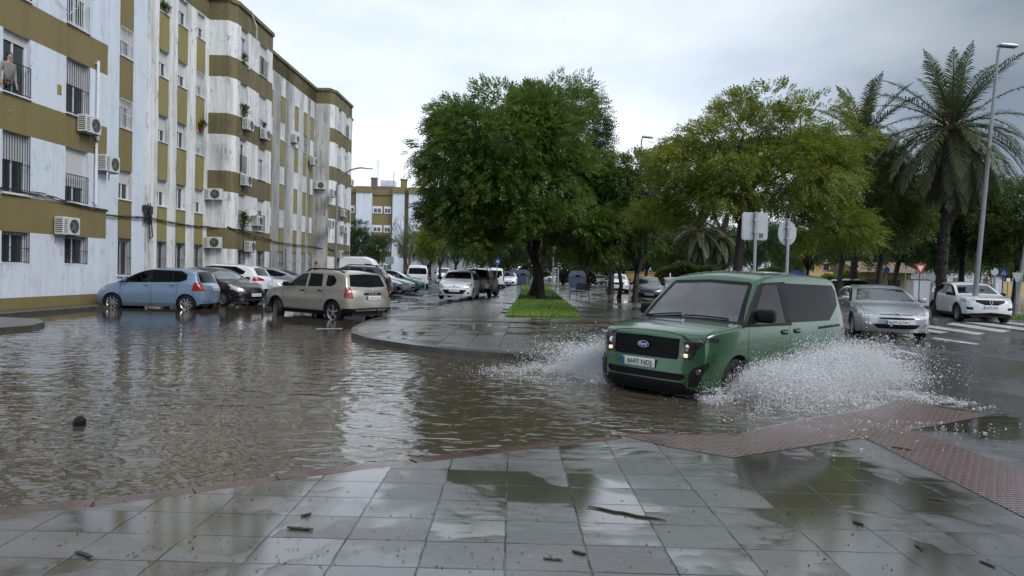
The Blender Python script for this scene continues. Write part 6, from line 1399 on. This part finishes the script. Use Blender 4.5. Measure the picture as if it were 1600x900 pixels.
for k in range(3): m = MB(); m.box((-1.6+2.3*k, .46, 3.5), (1.1, .1, 1.3)); w_ = m.build('window', MT['white_frame'], root); m = MB(); m.box((-1.6+2.3*k, .40, 3.5), (.9, .05, 1.1)); m.build('pane', MT['pane'], w_)
m = MB(); m.box((-2.6, -.3, 1.9), (3.6, 1.4, .15)); m.box((-2.6, -.95, 2.4), (3.6, .06, .9)); m.build('balcony', MT['badgeblue' if False else 'blue'], root); m = MB(); m.box((1.0, 4, 4.86), (7.8, 7.3, .15)); m.build('roof', MT['white'], root)
tag(root, 'yellow ochre house with a blue balcony seen under the yellow green tree', 'house')
root = empty('wire_fence', (at(1500, 46), 46, .13)); m = MB()
xa, xb = at(1415, 46)-at(1500, 46), at(1640, 46)-at(1500, 46)
for k in range(36): m.tube([(xa+(xb-xa)*k/35, 0, .1), (xa+(xb-xa)*k/35, 0, 1.9)], .008, 4)
for k in range(8): m.tube([(xa, 0, .2+.23*k), (xb, 0, .2+.23*k)], .008, 4)
m.build('mesh', MT['metal'], root)
for k in range(9): m = MB(); m.tube([(xa+(xb-xa)*k/8, .03, 0), (xa+(xb-xa)*k/8, .03, 2.1)], .03, 6); m.build('post', MT['metal'], root)
tag(root, 'wire mesh fence with thin posts behind the white crossover', 'fence')
m = MB(); Zw = 95; m.box((at(1300, Zw), Zw, 1.0), (60, .3, 1.9)); m.box((at(1300, Zw), Zw, 2.0), (60.2, .45, .12)); tag(m.build('boundary_wall', MT['ochre']), 'long low ochre boundary wall beyond the fence and shed', 'wall')
for px, Z, w, h, lab in ((1520, 92, 8, 7, 'white house glimpsed between the trunks right of the tall palm'), (640, 130, 30, 13, 'far white block behind the bare tree, beyond the distant olive block'), (1150, 150, 26, 6, 'pale low building far behind the hedge')):
    root = empty('house', (at(px, Z), Z, .1)); m = MB(); m.box((0, 4, h/2), (w, 8, h)); m.build('wall', MT['wall_clean'], root); m = MB(); m.box((0, 4, h+.15), (w+.4, 8.4, .3)); m.build('roof', MT['olive'], root)
    nw = int(w/3)
    for k in range(nw):
        for r2 in range(max(1, int(h/3))): m = MB(); m.box((-w/2+w*(k+.5)/nw, -.02, 1.7+2.9*r2), (1.2, .08, 1.1)); m.build('window', MT['pane'], root)
    tag(root, lab, 'house')
# ------------------------------------------------------------ people
def skin_chain(name, V, E, Rr, mat, parent, root_i=0, lv=1):
    me = bpy.data.meshes.new(name); me.from_pydata(V, E, []); me.materials.append(mat); o = bpy.data.objects.new(name, me); COL.objects.link(o); o.parent = parent
    md = o.modifiers.new('s', 'SKIN'); md.use_smooth_shade = True
    for i, r in enumerate(Rr): me.skin_vertices[0].data[i].radius = r if hasattr(r, '__len__') else (r, r)
    me.skin_vertices[0].data[root_i].use_root = True; sb = o.modifiers.new('d', 'SUBSURF'); sb.levels = lv; sb.render_levels = lv; return o
MT['skin'] = simple('skin', (.32, .18, .125), .5, var=.05); MT['hair'] = simple('dark_hair', (.02, .014, .01), .5); MT['jacket'] = simple('dark_jacket', (.03, .03, .032), .7); MT['jeans'] = simple('dark_trousers', (.03, .035, .05), .8); MT['cloth'] = simple('pale_checked_shirt', (.22, .20, .19), .8); MT['hairblond'] = simple('fair_hair', (.30, .17, .08), .6)
def person(x, y, z, rz, label, top='jacket', hair='hair', lean=0.0, arms='down', s=1.0):
    root = empty('person', (x, y, z), rz); root.scale = (s,)*3; ly = -lean   # faces -Y
    hip = (0, 0, .95); ch = (0, ly*.45, 1.35); nk = (0, ly*.6, 1.50); hd = (0, ly*.75-.01, 1.62); ht = (0, ly*.82, 1.72)
    V = [hip, (0, ly*.2, 1.12), ch, nk, hd, ht]; E = [(0, 1), (1, 2), (2, 3), (3, 4), (4, 5)]; Rr = [(.15, .10), (.14, .10), (.17, .11), .055, .085, .075]
    for s_ in (1, -1):
        i = len(V); V += [(s_*.09, 0, .88), (s_*.10, -.02, .50), (s_*.10, .02, .09), (s_*.11, -.13, .04)]; E += [(0, i), (i, i+1), (i+1, i+2), (i+2, i+3)]; Rr += [.09, .062, .045, .04]
        i = len(V); sh = (s_*.19, ly*.5, 1.43); el = (s_*.25, ly*.45+.03, 1.13) if arms == 'down' else (s_*.22, ly*.5-.15, 1.20); wr = (s_*.25, ly*.3-.08, .88) if arms == 'down' else (s_*.10, ly*.5-.38, 1.15)
        V += [sh, el, wr, (wr[0], wr[1]-.03, wr[2]-.08 if arms == 'down' else wr[2])]; E += [(2, i), (i, i+1), (i+1, i+2), (i+2, i+3)]; Rr += [.06, .045, .032, .035]
        for q in range(4): j = len(V); b_ = V[i+3]; V += [(b_[0]+(q-1.5)*.018, b_[1]-.01, b_[2]-.05), (b_[0]+(q-1.5)*.02, b_[1]-.02, b_[2]-.09)]; E += [(i+3, j), (j, j+1)]; Rr += [.009, .008]
    skin_chain('body', V, E, Rr, MT['skin'], root)
    # clothes a little larger than the body
    V2 = [(0, 0, .86), (0, ly*.2, 1.12), ch, (0, ly*.55, 1.46)]; E2 = [(0, 1), (1, 2), (2, 3)]; R2 = [(.19, .14), (.18, .14), (.205, .145), .085]
    for s_ in (1, -1):
        i = len(V2); k = 6+0; sh = (s_*.19, ly*.5, 1.42); el = (s_*.26, ly*.45+.03, 1.13) if arms == 'down' else (s_*.23, ly*.5-.15, 1.20); wr = (s_*.255, ly*.3-.06, .92) if arms == 'down' else (s_*.12, ly*.5-.34, 1.15); V2 += [sh, el, wr]; E2 += [(2, i), (i, i+1), (i+1, i+2)]; R2 += [.08, .065, .052]
    skin_chain('jacket', V2, E2, R2, MT[top], root)
    V3 = [(0, 0, .93)]; E3 = []; R3 = [(.165, .12)]
    for s_ in (1, -1): i = len(V3); V3 += [(s_*.09, 0, .84), (s_*.10, -.02, .50), (s_*.10, .02, .12)]; E3 += [(0, i), (i, i+1), (i+1, i+2)]; R3 += [.105, .078, .065]
    skin_chain('trousers', V3, E3, R3, MT['jeans'], root)
    for s_ in (1, -1): rbox('shoe', (s_*.11, -.06, .045), (.10, .27, .09), MT['black'], root, bev=.03)
    skin_chain('hair', [(0, ly*.75+.035, 1.60), (0, ly*.8+.03, 1.72), (0, ly*.8-.03, 1.755)], [(0, 1), (1, 2)], [.085, .09, .07], MT[hair], root)
    f = MB()
    for s_ in (1, -1): f.box((s_*.032, ly*.75-.093, 1.645), (.018, .012, .010))
    f.build('eyes', MT['ink'], root); f = MB(); f.add([(-.014, ly*.75-.085, 1.61), (.014, ly*.75-.085, 1.61), (0, ly*.75-.118, 1.612), (0, ly*.75-.088, 1.645)], [(0, 1, 2), (0, 2, 3), (1, 3, 2)]); f.build('nose', MT['skin'], root)
    tag(root, label, 'person'); return root
person(at(478, 30.5), 32.0, .03, R(115), 'person in a dark jacket and cap standing behind the beige off-roader', 'jacket', 'hair', .05)
person(at(1549, 30), 30.2, .13, R(20), 'fair haired person in a dark coat behind the white crossover', 'jacket', 'hairblond', .0)
pw_ = P(19.62, 1.20, 5.74); pp_ = person(pw_.x, pw_.y, pw_.z, R(80), 'person leaning out over the white balcony rail at the left edge', 'cloth', 'hair', .26, 'down', .96)
for c_ in list(pp_.children):
    if c_.name.startswith('shoe'): bpy.data.objects.remove(c_)
# window plants
def pot_plant(u, o, z, label, s=1.0, seed=1, red=False):
    s *= .68
    rng = np.random.default_rng(seed); root = empty('window_plant', P(u, o, z)); m = MB(); m.lathe([(.0, 0), (.09*s, 0), (.12*s, .2*s), (.10*s, .2*s)], n=12); m.build('pot', MT['kerb_red'], root)
    n = 60; C = rng.normal(0, .10*s, (n, 3))+np.array([.0, 0, .38*s]); V, F = sprigs(C, rng.normal(size=(n, 3))+np.array([0, 0, .8]), .26*s, 7, rng, .5, .2); bulk('foliage', V, F, LM['mid'], root)
    if red: C = rng.normal(0, .14*s, (30, 3))+np.array([.03, 0, .2*s]); V, F = sprigs(C, rng.normal(size=(30, 3)), .1, 3, rng, .6, .5); bulk('flowers', V, F, MT['red'], root)
    tag(root, label, 'potted plant', 'plants on the window ledges')
pot_plant(35.55, 1.27, 9.2, 'leafy plant on the upper window ledge of the middle bay', 1.5, 2); pot_plant(35.6, 1.28, 3.42, 'big leafy plant on the lowest balcony of the middle bay', 2.0, 3); pot_plant(33.5, .08, 8.0, 'plant with red flowers on the recessed window beside the middle bay', 1.3, 4, True); pot_plant(30.2, .08, 12.5, 'small plant high on a recessed window near the top', 1.1, 5); pot_plant(35.5, 1.27, 12.0, 'small plant on the top window ledge of the middle bay', 1.0, 6); pot_plant(38.3, 1.27, 9.15, 'small plant in the second window column of the middle bay', .9, 7)
# ------------------------------------------------------------ floating bottle, twigs and leaves on the plaza
x, y, _ = g(124, 664, 0); root = empty('floating_ball', (x, y, .02)); m = MB(); m.lathe([(.0, -.07), (.045, -.06), (.075, -.03), (.085, .0), (.075, .03), (.045, .06), (.0, .07)], axis='X', n=18); m.build('shell', MT['black'], root, smooth='all'); m = MB(); m.lathe([(.030, .055), (.05, .045), (.03, .06)], (.02, -.03, .01), 'Z', 12); m.build('rim', MT['black'], root); root.scale = (.8, .8, .8); root.rotation_euler = (.2, .1, .5); tag(root, 'small black rounded object floating in the brown water', 'ball')
tw = random.Random(3); MT['twig'] = simple('wet_twig', (.03, .022, .016), .35)
for px0, py0, px1, py1, r, lab in ((921, 791, 1038, 813, .0075, 'long thin curved twig, the largest on the wet slabs'), (448, 824, 489, 827, .009, 'short dark stick lying left of centre on the slabs'), (894, 861, 916, 866, .009, 'short thick stick near the bottom edge, below the long twig'), (118, 862, 143, 870, .010, 'dark hooked twig near the lower left corner'), (848, 872, 880, 875, .006, 'thin twig fragment by the bottom edge under the tree reflection'),
                                    (1392, 698, 1424, 703, .009, 'dark twig on the red tactile paving'), (1450, 779, 1478, 783, .006, 'thin curled twig near the tactile paving, right'), (1430, 850, 1442, 860, .006, 'tiny forked twig at the lower right'), (1332, 814, 1350, 820, .008, 'small root like twig right of the long twig'), (470, 806, 487, 802, .008, 'small brown twig above the short dark stick'), (1530, 876, 1556, 886, .006, 'fine curved twig in the lower right corner')):
    a, b = Vector(g(px0, py0, ZP+r)), Vector(g(px1, py1, ZP+r)); m = MB(); pts = [a.lerp(b, t_/6)+Vector((tw.uniform(-1, 1), tw.uniform(-1, 1), 0))*(b-a).length*.035 for t_ in range(7)]; m.tube(pts, [r*.6]+[r]*5+[r*.4], 6)
    if r < .0085: c_ = pts[3]; m.tube([c_, c_+Vector((tw.uniform(-.06, .06), tw.uniform(-.06, .06), .01))], [r*.6, r*.3], 5)
    tag(m.build('twig', MT['twig']), lab, 'twig', 'twigs washed onto the slabs')
def leafbits(n):
    rng = np.random.default_rng(77); C = []
    while len(C) < n:
        px, py = rng.uniform(0, 1600), rng.uniform(700, 895); 
        if py > 790-.11*px*(px < 960)+(0 if px > 960 else 0) or (px > 960 and py > 690): C.append(g(px, py, ZP+.006))
    C = np.array(C); a = rng.uniform(0, 6.28, n); sz = rng.uniform(.004, .014, n); d = np.stack([np.cos(a), np.sin(a), rng.uniform(0, .4, n)], 1)*sz[:, None]; e = np.stack([-np.sin(a), np.cos(a), rng.uniform(0, .4, n)], 1)*(sz*.5)[:, None]
    V = np.stack([C-d, C+e, C+d, C-e], 1).reshape(-1, 3); o = bulk('leaf_litter', V, np.arange(len(V)).reshape(-1, 4), MT['twig']); tag(o, 'scattered dark leaf bits and seeds on the wet slabs', 'litter', kind='stuff')
leafbits(420)
# ------------------------------------------------------------ spray thrown up by the people carrier
t = NT('white_water_spray'); t.set(Base_Color=(.95, .96, .97), Roughness=.3, Specular_IOR_Level=.5); ts = t.N('ShaderNodeBsdfTranslucent'); ts.inputs[0].default_value = (.98, .98, .99, 1); ms = t.N('ShaderNodeMixShader'); ms.inputs[0].default_value = .5; t.L(t.p.outputs[0], ms.inputs[1]); t.L(ts.outputs[0], ms.inputs[2]); t.L(ms.outputs[0], t.out.inputs[0]); MT['spray'] = t.m
hd_ = R(-138.1); fwd = np.array([math.cos(hd_), math.sin(hd_), 0]); lft = np.array([-math.sin(hd_), math.cos(hd_), 0]); org = np.array([1.72, 8.93, 0])
TET = np.array([[1, 1, 1], [1, -1, -1], [-1, 1, -1], [-1, -1, 1]])/1.732; TF = np.array([[0, 1, 2], [0, 3, 1], [0, 2, 3], [1, 3, 2]])
def droplets(name, P_, size, Vel, label):
    n = len(P_); rng = np.random.default_rng(5); q = rng.normal(size=(n, 3, 3)); Q, _ = np.linalg.qr(q); T_ = np.einsum('nij,kj->nki', Q, TET)*size[:, None, None]
    v = Vel/np.maximum(.01, np.linalg.norm(Vel, axis=1, keepdims=True)); st = np.einsum('nki,ni->nk', T_, v); T_ = T_+st[:, :, None]*v[:, None, :]*np.where(rng.uniform(size=n) < .07, 3.0, .8)[:, None, None]
    V = (P_[:, None, :]+T_).reshape(-1, 3); F = (np.arange(n)[:, None, None]*4+TF[None]).reshape(-1, 3); o = bulk(name, V, F, MT['spray']); tag(o, label, 'splash', kind='stuff'); return o
def jets(spec, seed):
    rng = np.random.default_rng(seed); PP, VV, SS = [], [], []
    for (s0, s1, lat0, nj, vl, vs, vz, nd) in spec:
        for j in range(nj):
            s = rng.uniform(s0, s1); side_ = np.sign(lat0); v0 = lft*side_*abs(rng.normal(vl[0], vl[1]))+fwd*rng.normal(*vs)+np.array([0, 0, abs(rng.normal(*vz))]); o_ = org-fwd*s+lft*lat0
            T_ = 2*v0[2]/9.8; k = int(1.35*nd*rng.uniform(.4, 1.7)); t_ = T_*rng.beta(1.15, 1.25, k); p = o_+v0*t_[:, None]-np.array([0, 0, 4.9])*(t_**2)[:, None]; sp_ = .022+.10*t_/max(.05, T_)+.03
            p = p+rng.normal(size=(k, 3))*sp_[:, None]*np.array([1, 1, .8]); vel = v0-np.array([0, 0, 9.8])*t_[:, None]; sz = np.minimum(.018, np.exp(rng.normal(-5.62, .42, k))*np.where(rng.uniform(size=k) < .12, 2.3, 1.0))*(1-.25*t_/max(.05, T_)); ok = p[:, 2] > 0.0
            PP.append(p[ok]); VV.append(vel[ok]); SS.append(sz[ok])
    return np.vstack(PP), np.concatenate(SS), np.vstack(VV)
# (from, to behind the bumper), sideways offset, jets, sideways speed, forward speed, upward speed, drops per jet
near = [(.7, 1.4, .93, 150, (1.3, .7), (-.9, .9), (2.0, .5), 480), (1.2, 3.4, .98, 300, (1.0, .7), (-.8, 1.0), (2.2, .6), 360), (2.9, 3.9, .95, 190, (1.0, .7), (-.7, .8), (2.4, .5), 330), (3.8, 4.7, .7, 70, (1.1, .8), (-.9, .8), (1.5, .45), 220),
        (.8, 4.4, 1.0, 320, (2.3, 1.0), (-.9, 1.0), (.9, .4), 320), (.1, .7, .90, 20, (.5, .4), (-.2, .6), (1.0, .4), 140)]
farj = [(.5, 1.3, -.93, 170, (1.7, .8), (.2, .9), (2.1, .5), 360), (.6, 1.6, -.95, 220, (1.7, .8), (.5, .9), (1.2, .4), 420), (1.2, 3.2, -.95, 80, (1.6, .8), (-.4, 1.0), (2.2, .5), 200), (.0, .5, -.80, 24, (.6, .4), (.3, .5), (.9, .3), 120)]
p1_, s1_, v1_ = jets(near, 21); droplets('water_splash', p1_, s1_, v1_, 'burst of white spray along the near flank of the green people carrier')
p2_, s2_, v2_ = jets(farj, 22); droplets('water_splash', p2_, s2_, v2_, 'fan of white spray thrown from the far front wheel towards the island kerb')
# foam lying on the water round the wheels
def foam(seed, n, cs, name, label):
    rng = np.random.default_rng(seed); P_ = []
    for (s, l_, rs, rl, k) in cs:
        a = rng.normal(0, rs, k); b = rng.normal(0, rl, k); P_.append(org-np.outer(s+a, fwd)+np.outer(l_+b*np.sign(l_), lft))
    P_ = np.vstack(P_); nz = np.sin(P_[:, 0]*9+2*np.sin(P_[:, 1]*7))*np.sin(P_[:, 1]*11+2*np.sin(P_[:, 0]*5)); P_ = P_[nz+rng.normal(0, .5, len(P_)) > .05]; P_[:, 2] = rng.uniform(.0, .02, len(P_))+np.where(P_[:, 1] < 7.4, .03, 0); sz = np.exp(rng.normal(-5.5, .4, len(P_)))
    droplets(name, P_, sz, np.tile(lft, (len(P_), 1)), label)
foam(1, 0, [(2.6, 1.9, 1.2, .45, 15000), (1.4, 1.3, .6, .4, 7000), (4.2, 2.2, 1.1, .6, 9000), (2.8, 2.9, 1.2, .35, 6000)], 'water_foam', 'white foam on the brown water at the near side of the people carrier')
foam(2, 0, [(.8, -1.8, .6, .55, 9000), (.2, -2.2, .5, .5, 5000), (1.6, -1.4, .8, .4, 5000)], 'water_foam', 'white foam on the brown water between the people carrier and the island')
